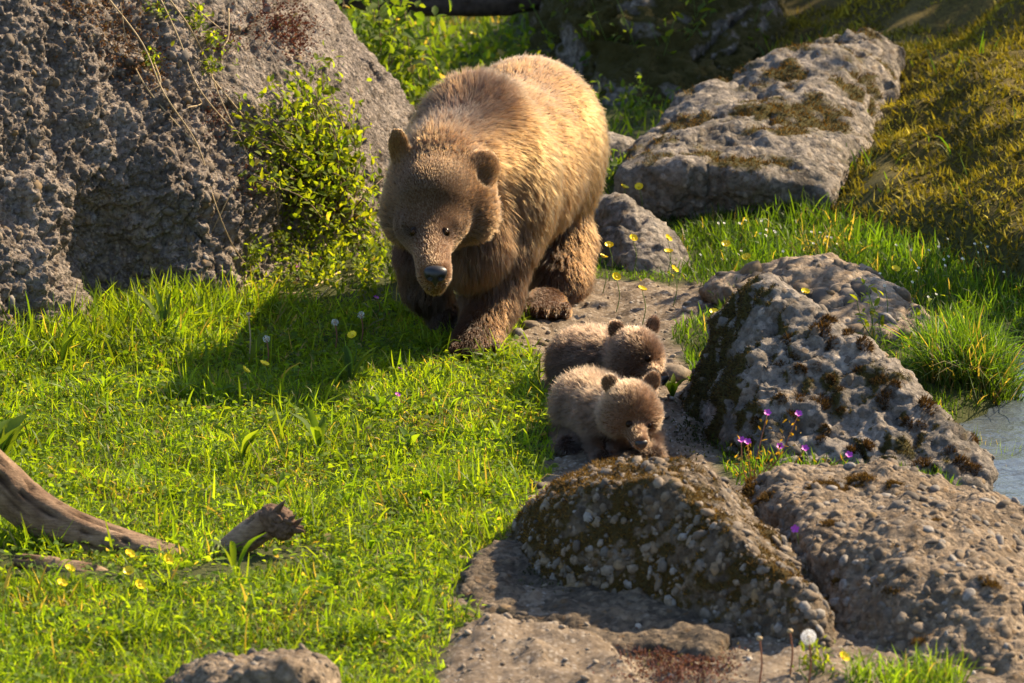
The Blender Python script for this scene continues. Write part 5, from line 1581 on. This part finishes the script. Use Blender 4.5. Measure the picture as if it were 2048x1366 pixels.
for grp, lab, hgt, spots in (
    ('purple flowers beside the mother bear', 'tiny purple flower among the leafy weeds beside the mother bear', 0.06, [(616, 482), (637, 518), (640, 505), (592, 532), (752, 596), (565, 500)]),
    ('purple flowers in the lawn', 'tiny purple flower in the sunlit lawn', 0.05, [(627, 838), (800, 738), (795, 790)]),
    ):
    for u, v in spots: place(protoP, u, v, hgt, 0.07, lab, grp)
PETAL_W = mat_plain('white_petal', (0.6, 0.6, 0.54), 0.6, 0.1, 200)
protoW = flower_proto('white_flower', 'x', 'flower', 'w', 0.10, 4, 0.0048, 0.005, 0.2, PETAL_W, STEMG, CORE)
for k in range(48):
    u, v = (RNG.uniform(1400, 1680), RNG.uniform(440, 520)) if k < 24 else (RNG.uniform(1740, 2030), RNG.uniform(470, 610))
    place(protoW, u, v, RNG.uniform(0.08, 0.15), 0.10, 'tiny white flower in the shaded grass below the mossy bank' if k < 24 else 'tiny white flower in the grass above the stream', 'white flowers below the bank' if k < 24 else 'white flowers above the stream')
# pink cranesbill on the front right boulder
h_ = hit(ROCKS['frontr']['bvh'], 1600, 1085); 
hb = PY(1505, 945, -1.95); hb[2] = gz(hb[0], hb[1])
root = thing('cranesbill', 'red-stemmed cranesbill with feathery orange leaves and pink flowers before the pyramid boulder', 'flower', hb)
heads = [(1482, 880), (1495, 884), (1535, 826), (1610, 897), (1560, 893), (1597, 828), (1698, 910)]
lp, ld = [], []
for u, v in heads:
    e = PY(u, v, -1.98 + RNG.uniform(-.05, .05))
    pts = bez([hb, hb * .5 + e * .5 + np.array([RNG.normal() * .015, -.02, -.01]), e], 10)
    st = link('stem', mesh_np('stem', *tube(pts, np.linspace(.0022, .0012, 10), 5)), STEMR, root)
    V, F = petals(5, .012, .009, .35)
    V = V @ frame_of(np.array([.1, -.6, .7]), RNG.uniform(0, 6)).T + e
    link('flower', mesh_np('flower', V, F), PETAL_P, st)
    for _ in range(16):
        lp.append(pts[int(RNG.integers(4, 9))] + RNG.normal(size=3) * .014); ld.append(RNG.normal(size=3) + np.array([0, -.3, .4]))
n = len(lp)
V, F4, F3, m = leaf_mesh(np.array(lp), np.array(ld), unit(RNG.normal(size=(n, 3)) + np.array([0, 0, 1])), RNG.uniform(.012, .024, n), RNG.uniform(.004, .008, n))
blob(V, F4, F3, m, greens(n, (0.14, 0.09, 0.012), (0.24, 0.16, 0.02), .2, 0), 'small_leaves', LEAF, parent=root, kind='stuff')
if h_ is not None:
    e = PY(1590, 1058, h_[0][1] - .02)
    root = thing('purple_flower', 'single violet flower in the gap between the two conglomerate boulders', 'flower', h_[0], None)
    pts = bez([h_[0] + np.array([0, 0, -.03]), (h_[0] + e) / 2, e], 6)
    st = link('stem', mesh_np('stem', *tube(pts, .0013, 5)), STEMG, root)
    V, F = petals(5, .012, .009, .2); V = V @ frame_of(np.array([0, -.8, .5]), 0).T + e
    link('flower', mesh_np('flower', V, F), PETAL_P, st)
# dandelion clock and bare dandelion stalks
SEED = mat_leaf('seed_down', 0.5, 0.8, (1, 1, 1))
def dandelion(u, v, r, hgt, label, group=None, stemmat=None, n=240, base=None):
    p_ = GG(u, v + hgt * 740) if base is None else base
    top = PY(u, v, p_[1])
    root = thing('dandelion', label, 'dandelion', p_, group)
    pts = bez([p_, (p_ + top) / 2 + np.array([.006, 0, 0]), top], 10)
    link('stem', mesh_np('stem', *tube(pts, .0024, 6)), stemmat or STEMG, root)
    if n:
        d = unit(RNG.normal(size=(n, 3)))
        V1, F4, F3, m = blades(top + d * r * .15, d, np.full(n, r * .8), np.full(n, .0007), np.zeros((n, 3)), 1)
        k = n * 7
        dd = np.repeat(d, 7, 0); tip_ = top + dd * r * .85
        V2, G4, G3, m2 = blades(tip_, unit(dd * .5 + RNG.normal(size=(k, 3)) * .7), np.full(k, r * .26), np.full(k, .0006), np.zeros((k, 3)), 1)
        V, F = join([(V1, [F3]), (V2, [G3])])
        me = mesh_np('seed_head', V, F); vattr(me, 'col', np.full((len(V), 3), 0.85))
        link('seed_head', me, SEED, root)
    V, F = ball(top, .006 if n else .0085, (1, 1, .7), None, 10)
    link('flower_base', mesh_np('flower_base', V, F), STRAW, root)
dandelion(1617, 1274, 0.020, 0.13, 'round white dandelion clock in front of the packed-pebble boulder', None, STEMR)
for u, v in ((1519, 1277), (1580, 1262)):
    dandelion(u, v, 0.02, 0.12, 'bare reddish dandelion stalk right beside the white dandelion clock' if u > 1550 else 'bare reddish dandelion stalk standing over the pink sedum mat', 'bare dandelion stalks', STEMR, 0)
dandelion(497, 628, 0.02, 0.14, 'bare pale dandelion stalk in the shaded lawn', None, STRAW, 0)
for u, v in ((670, 645), (722, 630), (533, 678)):
    dandelion(u, v, 0.012, 0.08, 'small half-blown dandelion clock in the shaded weeds', 'small dandelion clocks', STEMR, 90)
herb('weed', 'small bright green herb at the foot of the dandelion clock', 'weeds', 1622, 1345, 7, 0.07, 0.03, 90, 0.02, gA, gB, 20, None, 0.012)
# tall buttercup plant with leaves right of the pyramid
herb('weed', 'tall green herb with a buttercup behind the pyramid boulder', 'weeds', 1765, 700, 5, 0.2, 0.03, 60, 0.03, gA, gB, 15, None, 0.02)
# remove the flower prototypes that stand nowhere
for pr_ in (protoB, protoP, protoW):
    for ch in list(pr_.children): bpy.data.objects.remove(ch)
    bpy.data.objects.remove(pr_)
